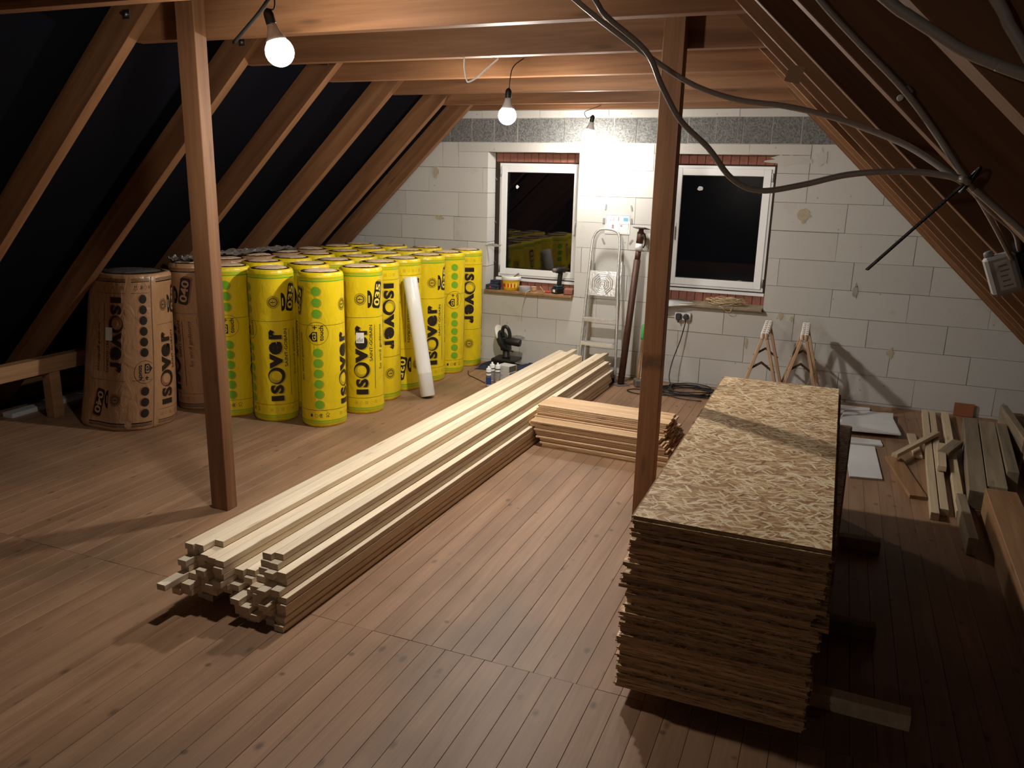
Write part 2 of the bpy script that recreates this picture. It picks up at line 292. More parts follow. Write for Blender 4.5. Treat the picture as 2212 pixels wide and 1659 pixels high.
def tube(bm, P, r, seg=8, mi=0, n=6, cap=True):
    P = smooth_pts(P, n); T = []
    for i in range(len(P)):
        a = P[max(i - 1, 0)]; b = P[min(i + 1, len(P) - 1)]; T.append((b - a).normalized())
    u = T[0].orthogonal().normalized(); rings = []
    for i, p in enumerate(P):
        u = (u - T[i] * u.dot(T[i])).normalized(); v = T[i].cross(u)
        rr = r(i / (len(P) - 1)) if callable(r) else r
        rings.append([bm.verts.new(p + (u * cos(2 * pi * k / seg) + v * sin(2 * pi * k / seg)) * rr) for k in range(seg)])
    for A, B in zip(rings, rings[1:]):
        for k in range(seg):
            f = bm.faces.new((A[k], A[(k + 1) % seg], B[(k + 1) % seg], B[k])); f.material_index = mi; f.smooth = True
    if cap:
        for R_ in (rings[0][::-1], rings[-1]):
            f = bm.faces.new(R_); f.material_index = mi
    return bm
def TB(P, r, seg=8, n=6):
    return tube(bmesh.new(), P, r, seg, 0, n)
def lathe(bm, prof, seg=24, mi=0, M4=None, smooth=True, caps=True):
    rings = []
    for r, z in prof:
        ring = []
        for k in range(seg):
            c = Vector((r * cos(2 * pi * k / seg), r * sin(2 * pi * k / seg), z)); ring.append(bm.verts.new(M4 @ c if M4 else c))
        rings.append(ring)
    for A, B in zip(rings, rings[1:]):
        for k in range(seg):
            f = bm.faces.new((A[k], A[(k + 1) % seg], B[(k + 1) % seg], B[k])); f.material_index = mi; f.smooth = smooth
    if caps:
        f = bm.faces.new(rings[0][::-1]); f.material_index = mi
        f = bm.faces.new(rings[-1]); f.material_index = mi
    return bm
def LT(prof, seg=24, **k):
    return lathe(bmesh.new(), prof, seg, **k)
def clip_poly(P, fn):
    """keep the part of polygon P (2-D points) where fn(p) >= 0 (fn linear)"""
    out = []
    for i in range(len(P)):
        a, b = P[i], P[(i + 1) % len(P)]; fa, fb = fn(a), fn(b)
        if fa >= 0: out.append(a)
        if (fa >= 0) != (fb >= 0):
            t = fa / (fa - fb); out.append((a[0] + (b[0] - a[0]) * t, a[1] + (b[1] - a[1]) * t))
    return out
def prism(bm, P, y0, y1, mi=0):
    """polygon in x,z extruded from y0 to y1"""
    A = [bm.verts.new((x, y0, z)) for x, z in P]; B = [bm.verts.new((x, y1, z)) for x, z in P]; n = len(P)
    fs = [bm.faces.new(A), bm.faces.new(B[::-1])] + [bm.faces.new((A[i], B[i], B[(i + 1) % n], A[(i + 1) % n])) for i in range(n)]
    for f in fs: f.material_index = mi
    bmesh.ops.recalc_face_normals(bm, faces=fs)
    return fs
ORD = ['first', 'second', 'third', 'fourth', 'fifth', 'sixth', 'seventh', 'eighth', 'ninth', 'tenth', 'eleventh', 'twelfth', 'thirteenth', 'fourteenth', 'fifteenth',
       'sixteenth', 'seventeenth', 'eighteenth', 'nineteenth', 'twentieth']
def nth(i):
    if i < 20: return ORD[i]
    n = i + 1; return str(n) + ('th' if 10 < n % 100 < 14 else {1: 'st', 2: 'nd', 3: 'rd'}.get(n % 10, 'th'))

# ------------------------------------------------------------------ the room: measures
TS = tan(radians(44.0)); XL, XR = -6.265, 2.21      # lower rafter planes meet the floor at these x
YW = 7.74; YB = -5.0                                # gable wall with windows / gable behind the camera
ZJ = 2.575                                          # underside of the collar beams
RAF = [(-4.7, 'r'), (-3.9, 'r'), (-3.08, 'r'), (-2.26, 'r'), (-1.44, 'r'), (-0.62, 'r'), (0.18, 'r'), (0.98, 'r'), (1.78, 'r'), (2.59, 'r'), (3.41, 'r'), (4.29, 'r'), (5.17, 'r'), (6.08, 'r'), (7.00, 'r'), (7.575, 'r')]
TW = 0.07; RD = 0.18; VD = RD / cos(radians(44.0))  # rafter width, depth, vertical depth
XC = (XL + XR) / 2; ZR = (XC - XL) * TS             # ridge

def roof_clip(P, extra):
    P = clip_poly(P, lambda p: (p[0] - XL) * TS + extra - p[1])
    return clip_poly(P, lambda p: (XR - p[0]) * TS + extra - p[1]) if len(P) > 2 else P

# --- floor
bm = bmesh.new(); box(bm, XL - 0.45, XR + 0.45, YB, YW + 0.2, -0.12, -0.024)
floor = tag(obj('floor', bm, M['subfloor']), None, None, kind='structure')
def planks(y0, y1, w, jit, x0, x1):
    x = x0; cache = {}
    while x < x1:
        ww = round(w * random.choice((0.94, 1.0, 1.0, 1.06)), 4)
        key = ww
        if key not in cache:
            b_ = bmesh.new(); box(b_, -ww / 2 + 0.0006, ww / 2 - 0.0006, y0 + 0.0012, y1 - 0.0012, -0.0235, 0.0)
            bmesh.ops.bevel(b_, geom=[e for e in b_.edges if e.calc_length() > 0.5 and all(v.co.z > -0.01 for v in e.verts)], offset=0.001, segments=1, affect='EDGES')
            cache[key] = mesh_of('floor_plank', b_, M['floor'])
        link('plank', cache[key], floor, (x + ww / 2, 0, random.uniform(-0.0012, 0)))
        x += ww
planks(2.655, YW - 0.004, 0.0905, 0, XL + 0.12, XR - 0.02)
planks(0.15, 2.655, 0.0925, 0, XL + 0.15, XR - 0.02)
bm = bmesh.new(); x = XL + 0.13
while x < XR:
    box(bm, x + 0.0012, x + 0.0908, YB, 0.148, -0.0235, 0); x += 0.092
tag(obj('plank', bm, M['floor'], floor), None, None, kind='stuff')

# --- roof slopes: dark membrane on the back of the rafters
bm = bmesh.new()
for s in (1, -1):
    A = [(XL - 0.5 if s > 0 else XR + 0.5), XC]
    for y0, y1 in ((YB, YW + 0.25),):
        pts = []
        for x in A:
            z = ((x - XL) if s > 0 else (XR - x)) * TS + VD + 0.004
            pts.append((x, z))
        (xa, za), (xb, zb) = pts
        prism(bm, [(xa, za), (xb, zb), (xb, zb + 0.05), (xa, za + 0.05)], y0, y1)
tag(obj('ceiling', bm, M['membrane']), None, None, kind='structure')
# --- wall behind the camera, and the low dark eaves at both sides
bm = bmesh.new(); prism(bm, roof_clip([(XL - 0.4, -0.05), (XR + 0.4, -0.05), (XR + 0.4, 5), (XL - 0.4, 5)], VD), YB - 0.2, YB)
tag(obj('wall_front', bm, M['joint']), None, None, kind='structure')
for nm, xs in (('wall_left', (XL - 0.22, XL - 0.12)), ('wall_right', (XR + 0.12, XR + 0.22))):
    tag(obj(nm, BX(xs[0], xs[1], YB, YW, -0.1, 0.16), M['old_brown']), None, None, kind='structure')

# --- gable wall with windows
OP = [(-3.425, -2.455, 0.76, 2.175), (-1.585, -0.603, 0.775, 2.178)]
bm = bmesh.new()
def slab(y0, y1, ops, mi, x0=XL - 0.3, x1=XR + 0.3, z0=-0.1, z1=4.6):
    xs = [x0] + [v for o in ops for v in o[:2]] + [x1]
    for i in range(len(xs) - 1):
        a, b = xs[i], xs[i + 1]; op = [o for o in ops if abs(o[0] - a) < 1e-6]
        for za, zb in ([(z0, op[0][2]), (op[0][3], z1)] if op else [(z0, z1)]):
            P = roof_clip([(a, za), (b, za), (b, zb), (a, zb)], VD - 0.01)
            if len(P) > 2: prism(bm, P, y0, y1, mi)
slab(YW + 0.0065, YW + 0.185, [(o[0] - 0.006, o[1] + 0.006, o[2] - 0.006, o[3] + 0.02) for o in OP], 0)
FR = [(-3.392, -2.463, 0.893, 2.085), (-1.578, -0.628, 0.915, 2.092)]     # window frames
slab(YW + 0.215, YW + 0.33, [(f[0] + 0.01, f[1] - 0.01, f[2] + 0.01, f[3] - 0.01) for f in FR], 1)
wall = tag(obj('wall_back', bm, [M['joint'], M['subfloor']]), None, None, kind='structure')
def free_spans(x0, x1, z0, z1, ops):
    spans = [(x0, x1)]
    for o in ops:
        if z1 <= o[2] + 0.01 or z0 >= o[3] - 0.01: continue
        ns = []
        for a, b in spans:
            if b <= o[0] or a >= o[1]: ns.append((a, b)); continue
            if a < o[0]: ns.append((a, o[0]))
            if b > o[1]: ns.append((o[1], b))
        spans = ns
    return spans
def lay_block(a, b, z0, z1, mat, name='block', g=0.002, proud=0.002):
    G = [g * random.uniform(0.35, 1.5) for _ in range(8)]
    P = roof_clip([(a + G[0], z0 + G[1]), (b - G[2], z0 + G[3]), (b - G[4], z1 - G[5]), (a + G[6], z1 - G[7])], VD - 0.006)
    if len(P) < 3: return
    ar = abs(sum(P[i][0] * P[(i + 1) % len(P)][1] - P[(i + 1) % len(P)][0] * P[i][1] for i in range(len(P)))) / 2
    if ar < 0.0008: return
    b_ = bmesh.new(); prism(b_, P, YW + random.uniform(-proud, proud), YW + 0.2)
    obj(name, b_, mat, wall)
LINT = (-3.76, -2.09, -1.72, -0.33)                   # two flat lintels
courses = [(-0.02, 0.02)] + [(0.02 + 0.25 * k, 0.27 + 0.25 * k) for k in range(9)]
offs = [0.2, 0.12, 0.52, 0.31, 0.61, 0.13, 0.60, 0.02, 0.3, 0.55]
for ci, (z0, z1) in enumerate(courses):
    zl = [(z0, z1, XL - 0.2, XR + 0.2)]
    if ci == 9:                                       # course under the pumice row: blocks, with the lintel strips on top of them
        zl = []
    for za, zb, xa, xb in zl:
        for a, b in free_spans(xa, xb, za, zb, OP):
            x = a - ((a - offs[ci]) % 0.63)
            while x < b:
                p, q = max(x, a), min(x + 0.63, b)
                if q - p > 0.02: lay_block(p, q, za, zb, M['aac'])
                x += 0.63
z0, z1 = courses[9]; zs = 2.178
for a, b in ((XL - 0.2, LINT[0]), (LINT[1], LINT[2]), (LINT[3], XR + 0.2)):
    x = a
    while x < b - 0.02:
        lay_block(x, min(x + 0.63, b), z0, z1, M['aac']); x += 0.63
for a, b in ((LINT[0], LINT[1]), (LINT[2], LINT[3])):
    for p, q in free_spans(a, b, z0, zs, OP):
        lay_block(p, q, z0, zs, M['aac'])
    mid = a + (b - a) * 0.62
    lay_block(a, mid, zs, z1, M['lintel'], proud=0.004); lay_block(mid, b, zs, z1, M['lintel'], proud=0.004)
x = -4.6
for k in range(24):                                    # dark pumice row
    wd = random.choice((0.24, 0.25, 0.25, 0.22)); lay_block(x, x + wd, 2.27, 2.503, M['pumice'], g=0.005, proud=0.003); x += wd
bm = bmesh.new(); prism(bm, roof_clip([(-4.7, 2.268), (1.2, 2.268), (1.2, 2.505), (-4.7, 2.505)], VD - 0.02), YW + 0.0035, YW + 0.02)
obj('mortar_bed', bm, M['mortar'], wall)
x = -4.4
for wd in (0.9, 0.62, 0.70, 0.63, 0.58, 0.63, 0.62, 0.24, 0.63, 0.6):
    lay_block(x, x + wd, 2.503, 2.575, M['aac']); x += wd
x = -4.2
while x < 0.3:
    lay_block(x, x + 0.63, 2.575, 2.82, M['aac']); x += 0.63
z = 2.82
while z < 4.3:
    x = -4.0 + (0.3 if int(z * 4) % 2 else 0)
    while x < 0.2: lay_block(x, x + 0.63, z, z + 0.25, M['aac']); x += 0.63
    z += 0.25
# brick facing seen above and under the frames
for (a, b, z0, z1), f in zip(OP, FR):
    for za, zb in ((f[3] + 0.002, z1 + 0.03), (z0 - 0.0, f[2] - 0.004)):
        x = a + 0.002
        while x < b - 0.03:
            wd = min(0.078 if zb - za > 0.1 else 0.105, b - 0.002 - x)
            b_ = bmesh.new(); box(b_, x + 0.002, x + wd - 0.002, YW + 0.203 + random.uniform(0, 0.006), YW + 0.216, za + 0.002, zb - 0.002)
            bevel(b_, 0.002); obj('brick', b_, M['brick'], wall); x += wd
# mortar smears that stand a little proud of the wall
def smear(pts, y=YW - 0.0022, mat='mortar'):
    b_ = bmesh.new(); prism(b_, pts, y - 0.003, YW + 0.003); o = obj('mortar_smear', b_, M[mat], wall); return o
def blob(cx, cz, rx, rz, n=18, rough=0.35):
    return [(cx + rx * cos(2 * pi * k / n) * (1 + random.uniform(-rough, rough)), cz + rz * sin(2 * pi * k / n) * (1 + random.uniform(-rough, rough))) for k in range(n)]
M['smear_tan'] = plain('mortar_tan', (0.46, 0.40, 0.30), 0.95, bump=0.4, bscale=40, var=0.2)
for cx, cz, rx, rz, mt in ((-0.335, 1.66, 0.052, 0.062, 'smear_tan'), (-0.52, 2.13, 0.16, 0.045, 'lintel'), (-0.24, 2.16, 0.05, 0.07, 'lintel'), (-3.98, 1.50, 0.055, 0.02, 'smear_tan'), (-4.02, 1.97, 0.035, 0.055, 'smear_tan'),
                          (-3.35, 1.245, 0.09, 0.015, 'mortar'), (-0.44, 0.745, 0.022, 0.035, 'smear_tan'), (-0.34, 0.725, 0.016, 0.022, 'smear_tan'), (-0.72, 0.46, 0.012, 0.05, 'smear_tan'), (0.52, 0.49, 0.03, 0.05, 'smear_tan'), (-3.05, 0.30, 0.07, 0.018, 'mortar'),
                          (0.17, 1.02, 0.02, 0.06, 'mortar'), (-2.03, 2.19, 0.03, 0.06, 'white')):
    smear(blob(cx, cz, rx, rz), mat=mt)

# --- windows
def window(name, f, hinge_left):
    x0, x1, z0, z1 = f; y = YW + 0.2
    r = thing(name, None, None, (x0, y, z0)); r['kind'] = 'structure'
    W, H = x1 - x0, z1 - z0
    def ring(bm, a0, a1, c0, c1, wd, ya, yb):
        box(bm, a0, a0 + wd, ya, yb, c0, c1); box(bm, a1 - wd, a1, ya, yb, c0, c1)
        box(bm, a0 + wd, a1 - wd, ya, yb, c0, c0 + wd); box(bm, a0 + wd, a1 - wd, ya, yb, c1 - wd, c1)
    bm = bmesh.new(); ring(bm, 0, W, 0, H, 0.062, 0.018, 0.085); obj('window_frame', bm, M['pvc'], r)
    bm = bmesh.new(); ring(bm, 0.034, W - 0.034, 0.034, H - 0.034, 0.066, 0.0, 0.0175); bevel(bm, 0.003); obj('sash', bm, M['pvc'], r)
    bm = bmesh.new(); ring(bm, 0.0985, W - 0.0985, 0.0985, H - 0.0985, 0.006, 0.006, 0.03); obj('gasket', bm, M['black'], r)
    obj('pane', BX(0.1045, W - 0.1045, 0.022, 0.046, 0.1045, H - 0.1045), M['glass'], r)
    hx = 0.021 if hinge_left else W - 0.021
    for hz in (0.09, H - 0.11):
        bm = bmesh.new(); lathe(bm, [(0.007, -0.04), (0.008, -0.038), (0.008, 0.038), (0.007, 0.04)], 10, M4=Matrix.Translation((hx, 0.009, hz)))
        box(bm, hx - 0.010, hx + 0.010, 0.012, 0.0178, hz - 0.032, hz + 0.032); obj('hinge', bm, M['steel'], r)
    gx = W - 0.066 if hinge_left else 0.066
    bm = bmesh.new(); box(bm, gx - 0.014, gx + 0.014, -0.012, 0, H * 0.5 - 0.035, H * 0.5 + 0.035); bevel(bm, 0.004)
    tube(bm, [(gx, -0.012, H * 0.5), (gx, -0.035, H * 0.5), (gx, -0.042, H * 0.5 - 0.02), (gx, -0.042, H * 0.5 - 0.115)], 0.008, 8); obj('handle', bm, M['pvc'], r)
    bm = bmesh.new(); box(bm, -0.004, W + 0.004, -0.01, 0.08, -0.028, -0.001); obj('sill_profile', bm, M['pvc_grey'] if False else M['pvc'], r)
    return r
w1 = window('window_1', FR[0], True); w2 = window('window_2', FR[1], False)
def sticker(parent, cx, cz, rx, rz):
    P = blob(cx, cz, rx, rz, 9, 0.25); bm = bmesh.new(); prism(bm, P, 0.0205, 0.0218); obj('paper_sticker', bm, M['paper'], parent)
sticker(w1, 0.205, 0.945, 0.017, 0.017); sticker(w2, 0.275, 0.955, 0.026, 0.022)
for hz in (0.16, 0.58, 1.02):                          # perforated anchor straps from frame to reveal
    bm = bmesh.new(); mt = Matrix.Translation((-0.022, -0.004, hz)) @ Matrix.Rotation(radians(-58), 4, 'Z') @ Matrix.Rotation(radians(25), 4, 'X')
    box(bm, -0.09, 0.012, -0.0015, 0.0015, -0.013, 0.013, mat=mt)
    for k in range(3):
        box(bm, -0.08 + 0.025 * k, -0.068 + 0.025 * k, -0.0022, -0.0015, -0.005, 0.005, mat=mt, mi=1)
    obj('anchor_strap', bm, [M['steel'], M['black']], w1)

# ------------------------------------------------------------------ rafters, collar beams, posts
raf_len = (ZR + 0.02) / sin(radians(44.0))
def rafter(side, y, lab):
    bm = bmesh.new(); box(bm, -0.12, raf_len - 0.03, 0.0, TW, 0.0, RD)
    for v in bm.verts:
        if v.co.x > 1: v.co.x -= v.co.z * tan(radians(44.0)) + 0.004     # plumb cut at the ridge
    bevel(bm, 0.002)
    a = radians(44.0)
    if side > 0:   # left slope: local X climbs to the right
        mt = Matrix.Translation((XL, y, 0)) @ Matrix.Rotation(-a, 4, 'Y')
    else:
        mt = Matrix.Translation((XR, y + TW, 0)) @ Matrix.Rotation(pi, 4, 'Z') @ Matrix.Rotation(-a, 4, 'Y')
    o = obj('rafter', bm, M['beam_x']); o.matrix_basis = mt
    return tag(o, lab, 'rafter', 'rafters of the left slope' if side > 0 else 'rafters of the right slope')
def place_word(i):
    k = len(RAF) - 1 - i
    return 'against the block gable wall' if k == 0 else nth(k) + ' from the block gable wall'
for i, (y, _) in enumerate(RAF):
    rr_ = {}
    for s, sl in ((1, 'left'), (-1, 'right')):
        rr_[s] = rafter(s, y, 'reddish brown %s rafter, %s' % (sl, place_word(i)))
    if i >= 6:
        ztop = ZJ + 0.20; xa = XL + ztop / TS - 0.235; xb = XR - ztop / TS + 0.235
        y0 = y + TW + 0.001
        bm = bmesh.new(); box(bm, xa - XC, xb - XC, 0, TW, 0, 0.20); bevel(bm, 0.002)
        o = obj('collar_beam', bm, M['beam_x'], None, (XC, y0, ZJ))
        tag(o, 'reddish brown horizontal collar beam, %s' % place_word(i).replace('block gable wall', 'window wall'), 'beam', 'collar beams under the ridge')
        for s in (1, -1):                              # bolts with square washers where beam and rafter cross
            bm = bmesh.new(); xx = (XL + (ZJ + 0.10) / TS - 0.085) if s > 0 else (XR - (ZJ + 0.10) / TS + 0.085)
            box(bm, -0.022, 0.022, -0.004, 0, -0.022, 0.022); lathe(bm, [(0.011, -0.002), (0.011, 0.012), (0.007, 0.016)], 6, M4=Matrix.Rotation(pi / 2, 4, 'X'))
            b_ = obj('bolt', bm, M['steel'], rr_[s]); b_.matrix_local = rr_[s].matrix_basis.inverted() @ Matrix.Translation((xx, y, ZJ + 0.12))
def post(x0, x1, y0, y1, ztop, lab):
    bm = bmesh.new(); cx, cy = (x0 + x1) / 2, (y0 + y1) / 2
    box(bm, x0 - cx, x1 - cx, y0 - cy, y1 - cy, 0, ztop); bevel(bm, 0.003)
    o = obj('timber_post', bm, M['beam_z'], None, (cx, cy, 0)); return tag(o, lab, 'post', 'posts carrying the collar beams')
pl = post(-3.243, -3.125, 3.395, 3.479, 2.79, 'tall square timber post standing left, in front of the yellow rolls')
M['post_stained'] = M['beam_z'].copy()
nt = M['post_stained'].node_tree; b_ = nt.nodes['Principled BSDF']; src = b_.inputs['Base Color'].links[0].from_socket
tc_ = nt.nodes.new('ShaderNodeTexCoord'); sx_ = nt.nodes.new('ShaderNodeSeparateXYZ'); nt.links.new(tc_.outputs['Object'], sx_.inputs[0])
d_ = nt.nodes.new('ShaderNodeMath'); d_.operation = 'SUBTRACT'; d_.inputs[1].default_value = 0.955; nt.links.new(sx_.outputs['Z'], d_.inputs[0])
a_ = nt.nodes.new('ShaderNodeMath'); a_.operation = 'ABSOLUTE'; nt.links.new(d_.outputs[0], a_.inputs[0])
m_ = nt.nodes.new('ShaderNodeMapRange'); m_.inputs['From Min'].default_value = 0.02; m_.inputs['From Max'].default_value = 0.055; m_.inputs['To Min'].default_value = 1.0; m_.inputs['To Max'].default_value = 0.0; nt.links.new(a_.outputs[0], m_.inputs['Value'])
n_ = nt.nodes.new('ShaderNodeTexNoise'); n_.inputs['Scale'].default_value = 55; n_.inputs['Detail'].default_value = 5; nt.links.new(tc_.outputs['Object'], n_.inputs['Vector'])
p_ = nt.nodes.new('ShaderNodeMath'); p_.operation = 'MULTIPLY'; nt.links.new(m_.outputs[0], p_.inputs[0]); nt.links.new(n_.outputs['Fac'], p_.inputs[1])
x_ = nt.nodes.new('ShaderNodeMix'); x_.data_type = 'RGBA'; nt.links.new(p_.outputs[0], x_.inputs[0]); nt.links.new(src, x_.inputs[6]); x_.inputs[7].default_value = (0.03, 0.018, 0.012, 1); nt.links.new(x_.outputs[2], b_.inputs['Base Color'])      # an old dirt band on this post
prr = post(-0.944, -0.834, 4.275, 4.359, 2.79, 'tall square timber post standing right, beside the strand board stack'); prr.data.materials[0] = M['post_stained']
# low purlin with a stub post along the left eave
pu = thing('eave_frame', 'low timber purlin on a stub post under the left rafters', 'beam', (-5.62, 0, 0))
bm = bmesh.new(); box(bm, -0.05, 0.05, 2.2, 4.95, 0.37, 0.49); bevel(bm, 0.003); obj('purlin', bm, M['old_brown'], pu)
for yy in (2.6, 4.29): obj('stub_post', bevel(BX(-0.045, 0.045, yy - 0.045, yy + 0.045, 0, 0.368), 0.003), M['old_brown'], pu)
bm = bmesh.new(); box(bm, -0.05, 0.05, -0.45, 0.45, 0, 0.035); o = obj('foam_strip', bm, M['gypsum'], None, (-5.93, 4.55, 0.0), (0, 0, radians(2)))
tag(o, 'white strip lying on the floor behind the low eave stub post', 'strip')

# ------------------------------------------------------------------ the three lamps
def lamp(key, c, tilt, cord, lab, r=0.058):
    t = thing('pendant_bulb', lab, 'lamp', c)
    R4 = Matrix.Rotation(tilt[0], 4, 'X') @ Matrix.Rotation(tilt[1], 4, 'Y')
    q = [pi * k / 16 for k in range(1, 9)]; q2 = [pi * k / 16 for k in range(8, 13)]
    obj('bulb', LT([(0.001, -r)] + [(r * sin(a), -r * cos(a)) for a in q], 28, M4=R4), bulb_mat(key), t)
    obj('bulb_shoulder', LT([(r * sin(a), -r * cos(a)) for a in q2], 28, M4=R4, caps=False), bulb_mat(key, 0.045), t)   # the diode plate sits at mid height: little light goes upwards
    a = q2[-1]; x, z = r * sin(a) + 0.0006, -r * cos(a)
    obj('collar', LT([(x, z - 0.001), (x, z + 0.004), (x * 0.86, z + 0.016), (0.024, z + 0.045), (0.019, z + 0.066)], 24, M4=R4), M['pvc'], t)
    obj('socket', LT([(0.019, z + 0.066), (0.0205, z + 0.070), (0.0205, z + 0.105), (0.016, z + 0.118), (0.006, z + 0.128)], 16, M4=R4), M['black'], t)
    top = R4 @ Vector((0, 0, z + 0.126)); P = [top] + [Vector(p) - Vector(c) for p in cord]
    obj('cord', TB(P, 0.0032, 6), M['cable_black'], t)
    return t
B1, B2, B3 = (-2.222, 2.89, 2.395), (-2.10, 5.04, 2.312), (-2.246, 7.35, 2.33)
lamp('near', B1, (radians(6), radians(-14)), [(-2.24, 2.89, 2.56), (-2.243, 2.89, 2.62), (-2.235, 2.80, 2.70), (-2.22, 2.72, 2.74)], 'bare lit bulb nearest the camera, hanging beside the left post')
lamp('middle', B2, (0, radians(2)), [(-2.093, 5.04, 2.46), (-2.08, 5.06, 2.60), (-2.06, 5.2, 2.68)], 'bare lit bulb hanging on a straight cord, middle one of three')
lamp('far', B3, (radians(2), radians(10)), [(-2.275, 7.36, 2.47), (-2.315, 7.40, 2.525), (-2.285, 7.50, 2.56), (-2.235, 7.645, 2.605)], 'bare lit bulb nearest the block wall, on a kinked cord')
lamp('rear', (-2.20, -4.35, 2.36), (0, 0), [(-2.20, -4.35, 2.60), (-2.20, -4.4, 2.72)], 'bare lit bulb at the rear end of the attic, behind the camera')
bm = TB([(-2.245, 2.90, 2.625), (-2.40, 3.00, 2.575), (-2.545, 3.10, 2.545), (-2.70, 3.18, 2.492)], 0.008, 8)
tag(obj('cable_end', bm, M['cable_black']), 'stiff dark cable end poking out beside the nearest bulb', 'cable')
bm = TB([(-2.106, 4.40, 2.575), (-2.105, 4.40, 2.52), (-2.09, 4.40, 2.455), (-2.07, 4.40, 2.447), (-2.03, 4.42, 2.475), (-1.96, 4.45, 2.54), (-1.925, 4.47, 2.575)], 0.005, 8)
tag(obj('cable_loop', bm, M['white']), 'short white cable loop hanging under a collar beam', 'cable')

# ------------------------------------------------------------------ insulation rolls with printed film
RR, RH = 0.178, 1.2
PER = pi * RR                                         # the print repeats twice round a roll
def text_bm(s, bold=0.02):
    cu = bpy.data.curves.new('t', 'FONT'); cu.body = s; cu.size = 1.0; cu.offset = bold; cu.resolution_u = 3
    o = bpy.data.objects.new('t', cu); COL.objects.link(o)
    dg = bpy.context.evaluated_depsgraph_get(); me = bpy.data.meshes.new_from_object(o.evaluated_get(dg))
    bm = bmesh.new(); bm.from_mesh(me)
    bpy.data.objects.remove(o); bpy.data.curves.remove(cu); bpy.data.meshes.remove(me)
    for v in bm.verts: v.co.z = 0
    xs = [v.co.x for v in bm.verts]; ys = [v.co.y for v in bm.verts]
    return bm, (min(xs), max(xs), min(ys), max(ys))
def put_text(dst, s, x0, x1, y0, y1, fn, bold=0.02):
    """text s stretched to the box x0..x1, y0..y1 of a local frame, fn maps (x, y) to (u, v)"""
    bm, (a, b, c, d) = text_bm(s, bold); mp = {}
    for v in bm.verts:
        x = x0 + (v.co.x - a) / (b - a) * (x1 - x0); y = y0 + (v.co.y - c) / (d - c) * (y1 - y0)
        mp[v] = dst.verts.new((*fn(x, y), 0))
    for f in bm.faces: dst.faces.new([mp[v] for v in f.verts])
    bm.free()
def put_poly(dst, P, fn=lambda x, y: (x, y)):
    dst.faces.new([dst.verts.new((*fn(*p), 0)) for p in P])
def put_ring(dst, cx, cy, r0, r1, a0=0, a1=2 * pi, n=28, fn=lambda x, y: (x, y)):
    for k in range(n):
        a, b = a0 + (a1 - a0) * k / n, a0 + (a1 - a0) * (k + 1) / n
        put_poly(dst, [(cx + r0 * cos(a), cy + r0 * sin(a)), (cx + r1 * cos(a), cy + r1 * sin(a)), (cx + r1 * cos(b), cy + r1 * sin(b)), (cx + r0 * cos(b), cy + r0 * sin(b))], fn)
def put_crescent(dst, cx, cy, r0, r1, dx, dy, n=30, fn=lambda x, y: (x, y)):
    for k in range(n):
        a, b = 2 * pi * k / n, 2 * pi * (k + 1) / n
        I = lambda t: (cx + dx + r0 * cos(t), cy + dy + r0 * sin(t)); O = lambda t: (cx + r1 * cos(t), cy + r1 * sin(t))
        put_poly(dst, [I(a), O(a), O(b), I(b)], fn)
def disc(cx, cy, r, n=20): return [(cx + r * cos(2 * pi * k / n), cy + r * sin(2 * pi * k / n)) for k in range(n)]
def rot_frame(u0, v0, ang=90):
    c, s = cos(radians(ang)), sin(radians(ang))
    return lambda x, y: (u0 + c * x - s * y, v0 + s * x + c * y)
